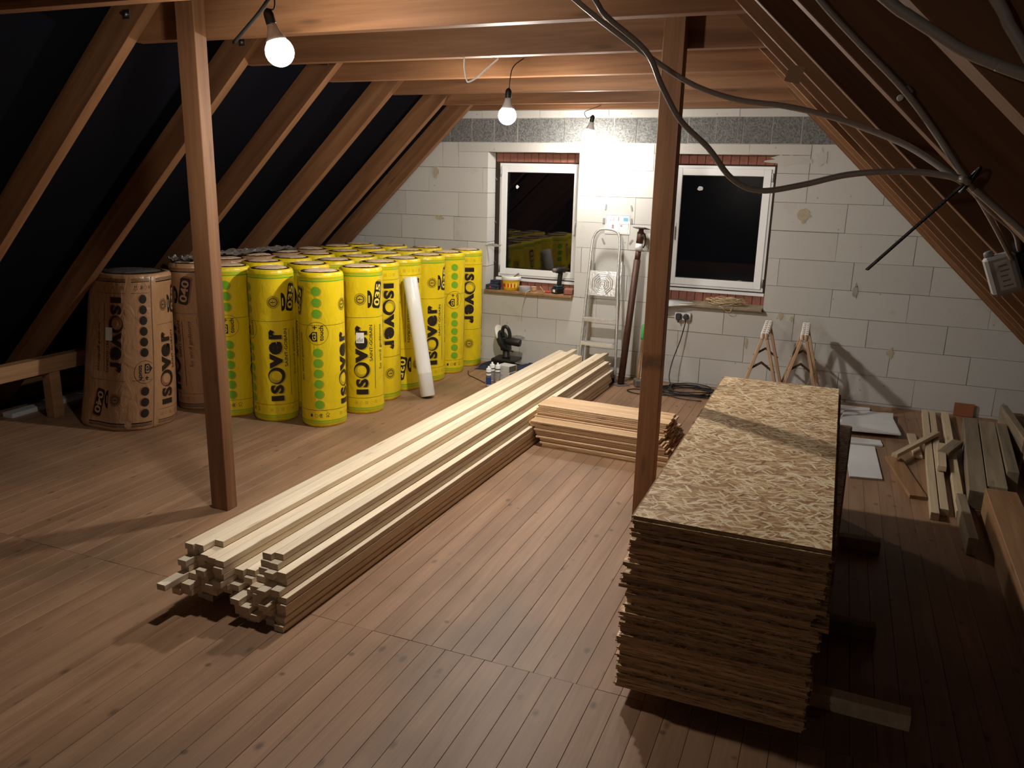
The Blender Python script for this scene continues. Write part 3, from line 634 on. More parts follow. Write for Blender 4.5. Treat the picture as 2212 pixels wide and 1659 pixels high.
def build_print(code):
    """flat print of one repeat: dict of bmeshes in (u, v)"""
    L = {k: bmesh.new() for k in ('black', 'olive', 'green', 'over')}
    def word(k, du=0.0, dv=0.0):
        f = rot_frame(0.137 + du, 0.17 + dv); d = L[k]
        put_poly(d, [(0, 0), (0.042, 0), (0.042, 0.100), (0, 0.100)], f)
        put_text(d, 'S', 0.060, 0.132, -0.002, 0.102, f, 0.05)
        put_text(d, 'v', 0.262, 0.385, 0, 0.100, f, 0.05)
        put_text(d, 'e', 0.375, 0.478, -0.002, 0.102, f, 0.05)
        put_text(d, 'r', 0.497, 0.573, 0, 0.100, f, 0.05)
        put_crescent(d, 0.205, 0.05, 0.050, 0.0665, -0.008, 0.010, fn=f)
    word('black'); word('olive', 0.011, -0.006)
    f = rot_frame(0.137, 0.17); put_crescent(L['olive'], 0.203, 0.053, 0.040, 0.058, 0.004, -0.004, fn=f)
    put_text(L['black'], 'SAINT-GOBAIN', 0.275, 0.575, -0.045, -0.018, f, 0.012)
    put_poly(L['black'], [(0.04, -0.068), (0.575, -0.068), (0.575, -0.064), (0.04, -0.064)], f)
    put_text(L['print_text'] if 'print_text' in L else L['black'], 'So wird gedämmt', 0.20, 0.575, -0.142, -0.108, f, 0.0)
    put_text(L['olive'], 'So wird gedämmt', 0.195, 0.57, -0.155, -0.121, f, 0.0)
    # eco emblem, crescent and code badge
    f = rot_frame(0.085, 0.955)
    put_ring(L['black'], 0, 0, 0.046, 0.048, fn=f); put_ring(L['black'], 0, 0, 0.027, 0.034, fn=f); put_ring(L['black'], 0, 0, 0.019, 0.0215, fn=f)
    for k in range(22):
        a = 2 * pi * k / 22; put_poly(L['black'], [(0.038 * cos(a), 0.038 * sin(a)), (0.043 * cos(a), 0.043 * sin(a)), (0.043 * cos(a + .16), 0.043 * sin(a + .16)), (0.038 * cos(a + .16), 0.038 * sin(a + .16))], f)
    put_poly(L['black'], [(-0.003, -0.016), (0.003, -0.016), (0.003, 0.013), (-0.003, 0.013)], f); put_poly(L['black'], [(-0.012, 0.001), (0.012, 0.001), (0.012, 0.005), (-0.012, 0.005)], f)
    put_poly(L['black'], disc(0, 0.013, 0.005, 10), f)
    f = rot_frame(0.158, 0.955)
    P = [(0.072 * sin(radians(t)), 0.030 - 0.036 * cos(radians(t)) + 0.02) for t in range(-80, 81, 16)]
    put_poly(L['black'], [(-0.07, 0.012)] + [(x, y - 0.042) for x, y in P] + [(0.07, 0.012)], f)
    put_poly(L['over'], [(-0.03, -0.006), (0.03, -0.006), (0.03, 0.004), (-0.03, 0.004)], f)
    f = rot_frame(0.242, 0.985, 79)
    def badge(k, o):
        c = 0.012; w_, h_ = 0.108, 0.041
        put_poly(L[k], [(x + o, y - o) for x, y in ((-w_ + c, -h_), (w_ - c, -h_), (w_, -h_ + c), (w_, h_ - c), (w_ - c, h_), (-w_ + c, h_), (-w_, h_ - c), (-w_, -h_ + c))], f)
    badge('black', 0); badge('olive', 0.014)
    put_text(L['over'], code, -0.088, 0.088, -0.030, 0.030, f, 0.025)
    # dots and the round mark
    ud = 0.41
    dots = 'green' if code == '035' else 'black'
    for v in (0.186, 0.268, 0.350, 0.432, 0.514, 0.595, 0.895, 0.980, 1.066):
        put_poly(L[dots], disc(ud, v, 0.034, 24))
        put_poly(L['olive'], disc(ud + 0.010, v - 0.004, 0.034, 24))
    f = rot_frame(ud, 0.745)
    put_ring(L['black'], 0, 0, 0.086, 0.0885, n=40, fn=f)
    put_poly(L['black'], [(-0.062, -0.002), (0.012, -0.002), (0.012, 0.034), (-0.025, 0.066), (-0.062, 0.034)], f)
    put_text(L['over'], 'G3', -0.054, 0.004, 0.006, 0.036, f, 0.02); 
    put_poly(L['black'], [(0.030, 0.012), (0.062, 0.012), (0.062, 0.019), (0.030, 0.019)], f); put_poly(L['black'], [(0.0425, 0.0), (0.0495, 0.0), (0.0495, 0.031), (0.0425, 0.031)], f)
    put_text(L['black'], 'touch', -0.058, 0.058, -0.050, -0.016, f, 0.02)
    # thin rules, handling symbols, edge stripes
    for v in (0.805, 0.138):
        put_poly(L['black'], [(0, v), (PER, v), (PER, v + 0.0022), (0, v + 0.0022)])
    for k in range(6):
        u = 0.035 + 0.043 * k
        if k % 2: put_ring(L['olive'], u, 0.098, 0.011, 0.013, n=10)
        else:
            for q in ((0.0, 0.0, 0.026, 0.003), (0.0, 0.021, 0.026, 0.024), (0.0, 0.0, 0.003, 0.024), (0.023, 0.0, 0.026, 0.024), (0.008, 0.008, 0.018, 0.016)):
                put_poly(L['olive'], [(u - 0.013 + q[0], 0.086 + q[1]), (u - 0.013 + q[2], 0.086 + q[1]), (u - 0.013 + q[2], 0.086 + q[3]), (u - 0.013 + q[0], 0.086 + q[3])])
    put_poly(L['black'], [(0.335, 0.085), (0.352, 0.085), (0.352, 0.108), (0.335, 0.108)]); put_ring(L['olive'], 0.385, 0.097, 0.011, 0.016, n=14); put_ring(L['black'], 0.422, 0.097, 0.011, 0.015, 0.6, 5.6, n=12)
    put_poly(L['black'], disc(0.422, 0.097, 0.006, 8))
    for a_, b_ in ((0.460, 0.108), (0.472, 0.116), (0.484, 0.108), (0.466, 0.094), (0.478, 0.094), (0.466, 0.085), (0.480, 0.085)): put_poly(L['black'], disc(a_, b_, 0.004, 6))
    st = 'green' if code == '035' else 'black'
    for v, h in ((0.030, 0.0035), (0.040, 0.0035), (0.050, 0.006), (1.135, 0.010), (1.152, 0.004), (1.162, 0.004)):
        put_poly(L[st], [(0, v), (PER, v), (PER, v + h), (0, v + h)])
    for bm in L.values():
        for k in range(1, 56):
            bmesh.ops.bisect_plane(bm, geom=bm.verts[:] + bm.edges[:] + bm.faces[:], dist=1e-6, plane_co=(PER * k / 56, 0, 0), plane_no=(1, 0, 0))
    return L
def wrap_mesh(name, src, mapper, off, mats, reps=2, flip=None):
    bm = bmesh.new()
    for r_ in range(reps):
        mp = {}
        for v in src.verts:
            mp[v] = bm.verts.new(mapper(v.co.x + r_ * PER, v.co.y, off))
        for f in src.faces:
            g = bm.faces.new([mp[v] for v in f.verts]); g.smooth = True
    bmesh.ops.recalc_face_normals(bm, faces=bm.faces[:])
    return mesh_of(name, bm, mats)
def round_map(seed):
    q1, q2 = seed * 1.7, seed * 2.3
    def rad(th, z):
        e = min(z, RH - z) / 0.03; sh = 0.0 if e >= 1 else (1 - e) ** 2 * 0.012
        return RR - 0.004 - sh + 0.0025 * sin(3 * th + q1) + 0.002 * sin(5 * th + 4 * z + q2)
    def mp(u, z, off):
        th = u / RR; r_ = rad(th, z) + off
        return (r_ * cos(th), r_ * sin(th), z)
    return mp
def bale_map(u, z, off):
    """wide squashed pack: a rounded box that leans back, drawn in at the top"""
    th = u / RR; tz = z / RH
    ax, ay = 0.35 - 0.07 * tz, 0.295 - 0.045 * tz; n = 2.5
    c, s_ = cos(th), sin(th); k = (abs(c) ** n + abs(s_) ** n) ** (-1 / n)
    k *= 1 + 0.012 * sin(5 * th + 2 * z) + 0.010 * sin(9 * th - 3 * z)
    e = min(z, RH - z) / 0.03; sh = 0.0 if e >= 1 else (1 - e) ** 2 * 0.014
    return ((ax + off - sh) * k * c + 0.010 * sin(4 * z) + 0.02 * tz, (ay + off - sh) * k * s_ + 0.14 * tz, z * 0.965)
def film_tube(name, mapper, mat, zlist, seg=56, reps=1):
    bm = bmesh.new(); rings = []
    for z in zlist:
        rings.append([bm.verts.new(mapper(2 * pi * RR * k / seg, z, 0)) for k in range(seg)])
    for A, B in zip(rings, rings[1:]):
        for k in range(seg):
            f = bm.faces.new((A[k], A[(k + 1) % seg], B[(k + 1) % seg], B[k])); f.smooth = True
    # turned-in lips
    for ring, z, sg in ((rings[0], 0, 1), (rings[-1], RH, -1)):
        c = sum((v.co for v in ring), Vector()) / seg
        L1 = [bm.verts.new(c + (v.co - c) * 0.86 + Vector((0, 0, 0.0))) for v in ring]
        L2 = [bm.verts.new(c + (v.co - c) * 0.80 + Vector((0, 0, sg * 0.010))) for v in ring]
        for A, B in ((ring, L1), (L1, L2)):
            for k in range(seg):
                f = bm.faces.new((A[k], A[(k + 1) % seg], B[(k + 1) % seg], B[k])); f.smooth = True
    bmesh.ops.recalc_face_normals(bm, faces=bm.faces[:])
    return mesh_of(name, bm, mat)
def end_meshes(mapper, wool_mat, seed):
    rnd = random.Random(seed); seg = 48; out = []
    for z, sg in ((0, 1), (RH, -1)):
        bm = bmesh.new(); bd = bmesh.new()
        edge = [Vector(mapper(2 * pi * RR * k / seg, z, 0)) for k in range(seg)]; c = sum(edge, Vector()) / seg
        inner = []
        a = [rnd.uniform(0, 6.28) for _ in range(4)]
        for k, e in enumerate(edge):
            t = 2 * pi * k / seg
            q = 0.78 + 0.035 * sin(t + a[0]) + 0.03 * sin(3 * t + a[1]) + 0.018 * sin(7 * t + a[2]) + rnd.uniform(-0.012, 0.012)
            inner.append(c + (e - c) * q)
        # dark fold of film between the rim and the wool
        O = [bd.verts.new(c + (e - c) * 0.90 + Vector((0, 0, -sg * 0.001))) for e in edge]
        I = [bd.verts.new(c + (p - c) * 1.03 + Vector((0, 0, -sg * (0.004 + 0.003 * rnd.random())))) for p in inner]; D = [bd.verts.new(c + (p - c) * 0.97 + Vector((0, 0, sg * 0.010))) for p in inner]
        for A, B in ((O, I), (I, D)):
            for k in range(seg): bd.faces.new((A[k], A[(k + 1) % seg], B[(k + 1) % seg], B[k]))
        # the wool itself, slightly domed, with a spiral edge
        prev = [bm.verts.new(c + (p - c) * 1.0 + Vector((0, 0, sg * 0.002))) for p in inner]
        for q, dz in ((0.93, -0.006), (0.7, -0.012), (0.4, -0.016)):
            cur = [bm.verts.new(c + (p - c) * q + Vector((0, 0, sg * (dz + rnd.uniform(-0.001, 0.001))))) for p in inner]
            for k in range(seg):
                f = bm.faces.new((prev[k], prev[(k + 1) % seg], cur[(k + 1) % seg], cur[k])); f.smooth = True
            prev = cur
        bm.faces.new(prev)
        bmesh.ops.recalc_face_normals(bm, faces=bm.faces[:]); bmesh.ops.recalc_face_normals(bd, faces=bd.faces[:])
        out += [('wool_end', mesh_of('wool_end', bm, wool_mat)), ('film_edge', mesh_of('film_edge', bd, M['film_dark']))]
    return out
ZL = [0, 0.004, 0.012, 0.024, 0.05] + [0.1 + 0.1 * k for k in range(11)] + [1.15, 1.176, 1.188, 1.196, RH]
P35, P40 = build_print('035'), build_print('040')
def roll_proto(kind, seed, mapper=None):
    mapper = mapper or round_map(seed); y = kind == 'yellow'; P = P35 if y else P40
    parts = [('film_wrap', film_tube('film_wrap', mapper, M['yellow_film' if y else 'brown_film'], ZL))]
    parts += end_meshes(mapper, M['wool'], seed)
    parts.append(('printed_lettering', wrap_mesh('printed_lettering', P['black'], mapper, 0.0012, M['print_black'])))
    parts.append(('faded_print', wrap_mesh('faded_print', P['olive'], mapper, 0.0006, M['print_olive' if y else 'print_rust'])))
    if y: parts.append(('green_print', wrap_mesh('green_print', P['green'], mapper, 0.0010, M['print_green'])))
    parts.append(('reversed_print', wrap_mesh('reversed_print', P['over'], mapper, 0.0018, M['print_yellow' if y else 'print_tan'])))
    return parts
PROTO = {('yellow', k): roll_proto('yellow', k + 1) for k in range(3)}
PROTO.update({('brown', k): roll_proto('brown', k + 11) for k in range(2)})
def roll(kind, x, y, ang, lab, flip=False, var=0, sticker_at=None, tilt=0.0, grp=None):
    t = thing('insulation_roll', lab, 'roll', (x, y, RH if flip else 0), (pi if flip else tilt, 0, radians(ang)), grp or ('yellow film insulation rolls' if kind == 'yellow' else 'brown film insulation rolls'))
    for nm, me in PROTO[(kind, var)]:
        p = link(nm, me, t)
        if 'print' in nm: p['kind'] = 'stuff'
    if sticker_at:
        u, v = sticker_at; mp = round_map((var + 1) if kind == 'yellow' else var + 11); bm = bmesh.new(); n = 5
        A = [[bm.verts.new(mp(u + 0.065 * i / n, v + dv, 0.0026)) for i in range(n + 1)] for dv in (0, 0.085)]
        for i in range(n): bm.faces.new((A[0][i], A[0][i + 1], A[1][i + 1], A[1][i]))
        for k in range(5):
            uu = u + 0.008 + 0.010 * k
            bm.faces.new([bm.verts.new(mp(*q, 0.003)) for q in ((uu, v + 0.01), (uu + 0.006, v + 0.01), (uu + 0.006, v + 0.03 + 0.008 * (k % 3)), (uu, v + 0.03 + 0.008 * (k % 3)))]).material_index = 1
        bmesh.ops.recalc_face_normals(bm, faces=bm.faces[:]); obj('paper_label', bm, [M['paper'], M['print_grey']], t)
    return t
# angle that turns print position u towards the camera (direction d from the roll, in degrees)
def face(x, y, u, extra=0, flip=False):
    d = math.degrees(math.atan2(-y, -x)) + extra
    return (d - math.degrees(u / RR)) if not flip else (d + math.degrees(u / RR))
UI, UD = 0.085, 0.41
GRID = [  # kind, x, y, print position faced to the camera, turn, flip, var, label
    ('yellow', -3.665, 5.13, UD, -12, False, 0, 'yellow roll of the front row standing furthest forward, column of green dots facing', None),
    ('yellow', -3.585, 5.575, UI, -3, False, 1, 'yellow roll with black badge and lettering, right of the foremost dotted roll', (0.045, 0.60)),
    ('yellow', -3.66, 5.985, UI, 28, True, 2, 'yellow roll with upside-down lettering, half hidden left of the white film tube', (0.20, 0.61)),
    ('yellow', -3.665, 6.375, 0.17, 20, True, 0, 'yellow roll directly behind the leaning white film tube', None),
    ('yellow', -3.62, 6.77, UI, 18, False, 1, 'yellow roll right of the white film tube, lettering upright', None),
    ('yellow', -3.60, 7.165, UD, 25, False, 2, 'yellow roll with green dots, second from the block wall', None),
    ('yellow', -3.575, 7.545, UI, 14, True, 0, 'yellow roll with upside-down lettering against the block wall, by the left window', None),
    ('yellow', -4.09, 5.085, UI, 2, False, 2, 'yellow roll with black lettering, left of the foremost dotted roll', None),
    ('yellow', -4.05, 5.52, 0.3, 0, False, 0, 'yellow roll of the second column, directly behind the front lettered roll', None),
    ('yellow', -4.06, 5.905, 0.1, 0, True, 1, 'yellow roll of the second column, third from the front', None),
    ('yellow', -4.07, 6.30, 0.2, 0, False, 2, 'yellow roll of the second column, fourth from the front', None),
    ('yellow', -4.05, 6.70, 0.4, 0, True, 0, 'yellow roll of the second column, fifth from the front', None),
    ('yellow', -4.02, 7.12, 0.1, 0, False, 1, 'yellow roll of the second column, sixth from the front', None),
    ('yellow', -4.03, 7.53, 0.3, 0, True, 2, 'yellow roll of the second column, last one against the block wall', None),
    ('yellow', -4.475, 5.04, UD, -8, False, 1, 'yellow roll half hidden behind the left timber post', None),
    ('yellow', -4.48, 5.47, 0.1, 0, False, 0, 'yellow roll of the third column, second from the front', None),
    ('yellow', -4.48, 5.865, 0.3, 0, True, 2, 'yellow roll of the third column, third from the front', None),
    ('yellow', -4.50, 6.26, 0.2, 0, False, 1, 'yellow roll of the third column, fourth from the front', None),
    ('yellow', -4.47, 6.665, 0.4, 0, True, 0, 'yellow roll of the third column, fifth from the front', None),
    ('yellow', -4.46, 7.10, 0.1, 0, False, 2, 'yellow roll of the third column, sixth from the front', None),
    ('yellow', -4.44, 7.515, 0.5, 0, True, 1, 'yellow roll of the third column, last one against the block wall', None),
    ('yellow', -4.835, 7.085, 0.3, 0, False, 0, 'yellow roll under the rafters, second from the block wall', None),
    ('yellow', -4.83, 7.47, 0.1, 0, True, 2, 'yellow roll in the far left corner against the block wall', None),
    ('brown', -4.86, 5.06, 0.275, -12, False, 0, 'brown film roll behind the left post, dark code badge at its top', None),
    ('brown', -4.855, 5.455, 0.2, 0, False, 1, 'brown film roll under the rafters, second behind the left post', None),
    ('brown', -4.855, 5.85, 0.1, 0, True, 0, 'brown film roll under the rafters, third behind the left post', None),
    ('brown', -4.855, 6.25, 0.4, 0, False, 1, 'brown film roll under the rafters, fourth behind the left post', None),
    ('brown', -4.855, 6.66, 0.3, 0, True, 0, 'brown film roll under the rafters, fifth behind the left post', None),
]
for kind, x, y, u, ex, fl, var, lab, st in GRID:
    roll(kind, x, y, face(x, y, u, ex, fl), lab, fl, var, st)
# the wide squashed brown pack in front: left half of its print upside down
t = thing('insulation_pack', 'wide squashed brown film insulation pack, leftmost, under a rafter', 'roll', (-5.05, 4.485, 0), (0, 0, 0), 'brown film insulation rolls')
link('film_wrap', film_tube('film_wrap', bale_map, M['brown_film'], ZL), t)
for nm, me in end_meshes(bale_map, M['clear_film'], 5): link('film_end' if nm == 'wool_end' else nm, me, t)
def upart(src, lo, hi):
    """copy of a flat print limited to lo..hi in u"""
    d = src.copy()
    for co, no in ((lo, 1), (hi, -1)):
        bmesh.ops.bisect_plane(d, geom=d.verts[:] + d.edges[:] + d.faces[:], dist=1e-6, plane_co=(co, 0, 0), plane_no=(-no, 0, 0), clear_outer=True)
    return d
def panel(th0, scale, shift, flip):
    """print position u -> angle on the pack; the left panel is glued on upside down"""
    def mp(u, z, off):
        th = th0 + (-1 if flip else 1) * (u + shift - 0.087) / scale
        return bale_map(th * RR, RH - z if flip else z, off)
    return mp
for key, nm, mk, of in (('black', 'printed_lettering', 'print_black', 0.0014), ('olive', 'faded_print', 'print_rust', 0.0007), ('over', 'reversed_print', 'print_tan', 0.0021)):
    for lo, hi, th0, sc, sh_, fl in ((0.0, 0.33, radians(-68), 0.36, 0.0, True), (0.345, 0.51, radians(-68), 0.36, -PER, True), (0.0, 0.30, radians(6), 0.33, 0.0, False)):
        part = upart(P40[key], lo, hi)
        if part.faces: link(nm, wrap_mesh(nm, part, panel(th0, sc, sh_, fl), of, M[mk], 1), t)['kind'] = 'stuff'
bm = bmesh.new(); n = 4
A = [[bm.verts.new(bale_map((radians(-84) + radians(11) * i / n) * RR, v, 0.0035)) for i in range(n + 1)] for v in (0.70, 0.80)]
for i in range(n): bm.faces.new((A[0][i], A[0][i + 1], A[1][i + 1], A[1][i]))
obj('paper_label', bm, M['paper'], t)
bm = bmesh.new(); n = 24                                # glued seam of the film
A = [[bm.verts.new(bale_map(radians(-17.5 + d) * RR, 0.02 + (RH - 0.04) * i / n, o_)) for i in range(n + 1)] for d, o_ in ((-0.9, 0.0005), (0.0, 0.006), (0.6, 0.0005))]
for a_, b_ in zip(A, A[1:]):
    for i in range(n): bm.faces.new((a_[i], b_[i], b_[i + 1], a_[i + 1]))
bmesh.ops.recalc_face_normals(bm, faces=bm.faces[:]); obj('film_seam', bm, M['brown_film'], t)
# loose crinkled film lying over the brown rolls
def crumple(cx, cy, z, sx, sy, amp, seed, nx=26, ny=16):
    rnd = random.Random(seed); bm = bmesh.new(); V = []
    for j in range(ny + 1):
        row = []
        for i in range(nx + 1):
            u, v = i / nx - .5, j / ny - .5
            h = amp * (0.5 + 0.5 * sin(9 * u + 4 * sin(7 * v)) * cos(11 * v + 3 * sin(5 * u))) + rnd.uniform(0, amp * 0.6)
            row.append(bm.verts.new((cx + sx * u + rnd.uniform(-.006, .006), cy + sy * v + 0.03 * sin(8 * u), z + h)))
        V.append(row)
    for j in range(ny):
        for i in range(nx): bm.faces.new((V[j][i], V[j][i + 1], V[j + 1][i + 1], V[j + 1][i]))
    return bm
for (cx, cy, sx, sy, sd, lab) in ((-4.88, 5.08, 0.30, 0.26, 3, 'crinkled grey film lying on the brown roll behind the left post'), (-4.93, 5.9, 0.28, 0.95, 4, 'long crinkled film strip lying over the brown rolls')):
    tag(obj('loose_film', crumple(cx, cy, 1.203, sx, sy, 0.035, sd), M['clear_film']), lab, 'film', 'crinkled film scraps')
# white film tube leaning against the rolls
p0, p1 = Vector((-3.265, 6.13, 0.012)), Vector((-3.487, 6.21, 1.05))
bm = bmesh.new(); mt, LN = beam_between(p0, p1); q = mt.to_3x3().to_4x4() @ Matrix.Rotation(pi / 2, 4, 'Y')
lathe(bm, [(0.0605, 0.0), (0.0645, 0.006), (0.0645, 0.20), (0.066, 0.205), (0.066, 0.215), (0.0645, 0.22), (0.0645, LN * 0.55), (0.063, LN * 0.7), (0.064, LN - 0.01), (0.056, LN)], 28, M4=q)
o = obj('film_tube', bm, M['white_film'], None, p0 + Vector((0, 0, 0.004))); tag(o, 'white tube of rolled film leaning against the yellow rolls', 'tube')

# ------------------------------------------------------------------ long lath pile
PA = radians(1.5); pu_ = Vector((sin(PA), cos(PA), 0)); pv_ = Vector((cos(PA), -sin(PA), 0)); P0 = Vector((-2.575, 2.50, 0))
LATH_L, LW, LT_, PT = 4.82, 0.0475, 0.0282, 0.0296
LM = {}
M['lath_end'] = plain('sawn_lath_end', (0.50, 0.37, 0.25), 0.85, bump=0.4, bscale=120, var=0.35)
def lath_mesh(k):
    if k not in LM:
        bm = bmesh.new(); box(bm, -LW / 2, LW / 2, 0, LATH_L + (0, -0.06, 0.03)[k % 3], 0, LT_); bmesh.ops.bevel(bm, geom=[e for e in bm.edges if e.calc_length() > 1], offset=0.0015, segments=1, affect='EDGES'); bm.normal_update()
        for f in bm.faces:
            if abs(f.normal.y) > 0.9: f.material_index = 1
        LM[k] = mesh_of('lath', bm, [M['lath'], M['lath_end']])
    return LM[k]
HT = [10, 10, 10, 9, 9, 7, 7, 10, 10, 8, 5]
rl = random.Random(21)
for ci, h in enumerate(HT):
    for k in range(h):
        off = rl.uniform(-0.035, 0.05)
        if ci in (0, 1) and k in (3, 4): off -= 0.06
        if ci == 0 and k == 5: off = -0.155
        if ci <= 4 and k <= 2: off += 0.02 + 0.10 * rl.random()
        if ci in (2, 3) and k <= 1: off += 0.22
        if 5 <= ci <= 6 and k >= 4: off += 0.04
        if ci == 5 and k <= 3: off += 0.15
        if ci >= 7 and k <= 4: off = rl.uniform(-0.03, 0.06)
        if ci >= 7 and k >= 6: off += 0.07
        if ci == 2 and k == 9: off = 0.10
        lat = ci * 0.0488 + rl.uniform(-0.0005, 0.0005) + (0.006 + rl.uniform(0, 0.012) if (ci >= 10 and k <= 4) else 0) - (0.012 if (ci == 10 and k > 4) else 0)
        if ci >= 7 and k > 4: lat = ci * 0.0488 + 0.030 + (rl.uniform(0, 0.006) if ci == 9 else 0)
        p = P0 + pv_ * (lat + LW / 2) + pu_ * off + Vector((0, 0, k * PT))
        o = link('lath', lath_mesh((ci + k) % 3), None, p, (0, 0, -PA))
        top = k == h - 1
        lab = 'pale lath in the long pile, %s column from the left, %s layer from the %s' % (nth(ci), nth(h - 1 - k) if (h - 1 - k) else 'top', 'top') if not top else 'pale lath lying on top of the long pile, %s from the left' % nth(ci)
        tag(o, lab, 'lath', 'laths of the long pile')

# ------------------------------------------------------------------ profiled boards across the laths
def board_mesh(L):
    W, T = 0.096, 0.0128
    P = [(-W / 2, 0), (W / 2 - 0.008, 0), (W / 2 - 0.008, 0.004), (W / 2, 0.0045), (W / 2, 0.008), (W / 2 - 0.008, 0.0085), (W / 2 - 0.010, T), (-W / 2 + 0.004, T), (-W / 2, T - 0.004), (-W / 2, 0.008), (-W / 2 + 0.006, 0.0078), (-W / 2 + 0.006, 0.0048), (-W / 2, 0.0045)]
    bm = bmesh.new(); A = [bm.verts.new((-L / 2, y, z)) for y, z in P]; B = [bm.verts.new((L / 2, y, z)) for y, z in P]; n = len(P)
    bm.faces.new(A); bm.faces.new(B[::-1])
    for i in range(n): bm.faces.new((A[i], B[i], B[(i + 1) % n], A[(i + 1) % n]))
    bmesh.ops.recalc_face_normals(bm, faces=bm.faces[:])
    return mesh_of('profiled_board', bm, M['profile'])
BM_ = [board_mesh(L) for L in (0.985, 0.97, 0.995)]
rb = random.Random(5); TA = radians(-3.2); NL = 21; zt = 0.0138
for k in range(NL):
    up = k >= 14
    ncol = 3 if up else 5; y0 = 5.375 if up else 5.265
    for c in range(ncol):
        sh = rb.uniform(-0.012, 0.012) + (0.10 - 0.007 * k if k < 12 else 0.0) * (1.0 if k < 12 else 0) + (0.015 if up else 0)
        x = -1.485 + sh + 0.012 * c; y = y0 + 0.0975 * c + rb.uniform(-0.004, 0.004) * (1 if c == 0 else 0) + (0.012 if (k % 5 == 2 and c == 0) else 0) * 0
        o = link('profiled_board', BM_[(k + c) % 3], None, (x, y + 0.05, k * zt + 0.0002), (0, 0, TA))
        lab = 'profiled pine board, %s layer from bottom of the short pile, %s from front' % (nth(k), nth(c))
        if k == NL - 1: lab = 'profiled pine board on top of the short pile, %s from its front edge' % nth(c)
        tag(o, lab, 'board', 'profiled boards of the short pile')

# ------------------------------------------------------------------ strand board stack on bearers
ow, ol, ot, op = 0.667, 2.365, 0.0136, 0.01487; NB = 46; OX0, OY0, OZ0 = -0.578, 2.648, 0.066
def osb_mesh(v):
    bm = bmesh.new(); fs = box(bm, 0, ow, 0, ol, 0, ot)
    for f in fs:
        if abs(f.normal.z) < 0.5 and abs((f.calc_center_median().z) - ot / 2) < 1e-4: f.material_index = 1
    s = 1 if v == 0 else -1
    xa = -0.008 if s > 0 else ow
    box(bm, xa, xa + 0.008, 0.004, ol - 0.004, ot * 0.32, ot * 0.68, 1)
    return mesh_of('strand_board', bm, [M['osb'], M['osb_edge']])
OM = [osb_mesh(0), osb_mesh(1)]
ro = random.Random(9)
for k in range(NB):
    f = k / (NB - 1)
    dx = -0.020 * (1 - f) + ro.uniform(-0.006, 0.006); dy = -0.03 * (1 - f) + ro.uniform(-0.009, 0.007); rz = ro.uniform(-0.002, 0.002)
    if 17 <= k <= 24: dx -= 0.010
    if k in (27, 28, 33): dx -= 0.022
    if k in (12, 13): dx -= 0.014
    if 21 <= k <= 24: dx += 0.012
    if k in (26,): dx += 0.03
    if k in (29, 30): dx -= 0.02
    if k == NB - 1: dx, dy, rz = 0, 0, 0
    if k == 31: rz, dx = -0.035, 0.01
    if k in (14, 20, 37): dy -= 0.010
    if k in (19, 28, 40): dy += 0.012
    o = link('strand_board', OM[k % 2 if k != NB - 1 else 0], None, (OX0 + dx, OY0 + dy, OZ0 + k * op), (0, 0, rz))
    d = NB - 1 - k
    lab = 'strand board lying on top of the tall stack, crossed by a post shadow' if d == 0 else ('strand board at the very bottom of the tall stack' if k == 0 else ('strand board turned askew in the tall stack, its far corner sticking out right' if k == 31 else 'strand board in the tall stack, %s from the top' % nth(d)))
    tag(o, lab, 'board', 'strand boards of the tall stack')
for i, (y, x1, lab) in enumerate(((2.905, 0.435, 'squared bearer under the front end of the strand board stack'), (3.50, 0.335, 'squared bearer under the strand board stack, second from the front'), (4.46, 0.385, 'squared bearer under the rear of the strand board stack'))):
    bm = bmesh.new(); L = x1 + 0.60; box(bm, -L, 0, -0.03, 0.03, 0, 0.064); bevel(bm, 0.002)
    tag(obj('bearer', bm, M['old_grey'] if i else M['pale'], None, (x1, y, 0), (0, 0, radians((-2, 0.5, 2)[i]))), lab, 'bearer', 'bearers under the strand boards')

# ------------------------------------------------------------------ along the block wall: ladder, prop, hammer
def rail_tube(P, r=0.014, fl=0.7):
    return TB(P, r, 10, 5)
t = thing('step_ladder', 'paint-splashed aluminium stepladder leaning folded against the block wall', 'ladder', (-2.09, 7.42, 0))
def lp(x, z, back=0.0):                                # point on the leaning ladder plane
    return (x, 0.005 + z * 0.155 + back, z)
bm = TB([lp(-0.185, 0.015), lp(-0.178, 0.55), lp(-0.168, 1.05), lp(-0.160, 1.33), lp(-0.130, 1.43), lp(-0.07, 1.465), lp(0.03, 1.462), lp(0.09, 1.43), lp(0.115, 1.33), lp(0.125, 1.05), lp(0.165, 0.55), lp(0.195, 0.015)], 0.0125, 10, 5); obj('front_frame', bm, M['alu'], t)
for sx, x0, x1 in ((-1, -0.172, -0.155), (1, 0.180, 0.135)):
    bm = bmesh.new(); mt, L = beam_between(lp(x0 * 1.0, 0.02, 0.035), lp(x1, 1.16, 0.05)); box(bm, 0, L, -0.010, 0.010, -0.014, 0.014, mat=mt); bevel(bm, 0.002); obj('rear_leg', bm, M['alu'], t)
    bm = bmesh.new(); mt, L = beam_between(lp(x0 - 0.004, 0.0, -0.001), lp(x0 - 0.003, 0.05, -0.001)); box(bm, 0, L, -0.016, 0.016, -0.016, 0.016, mat=mt); bevel(bm, 0.003); obj('foot', bm, M['black'], t)
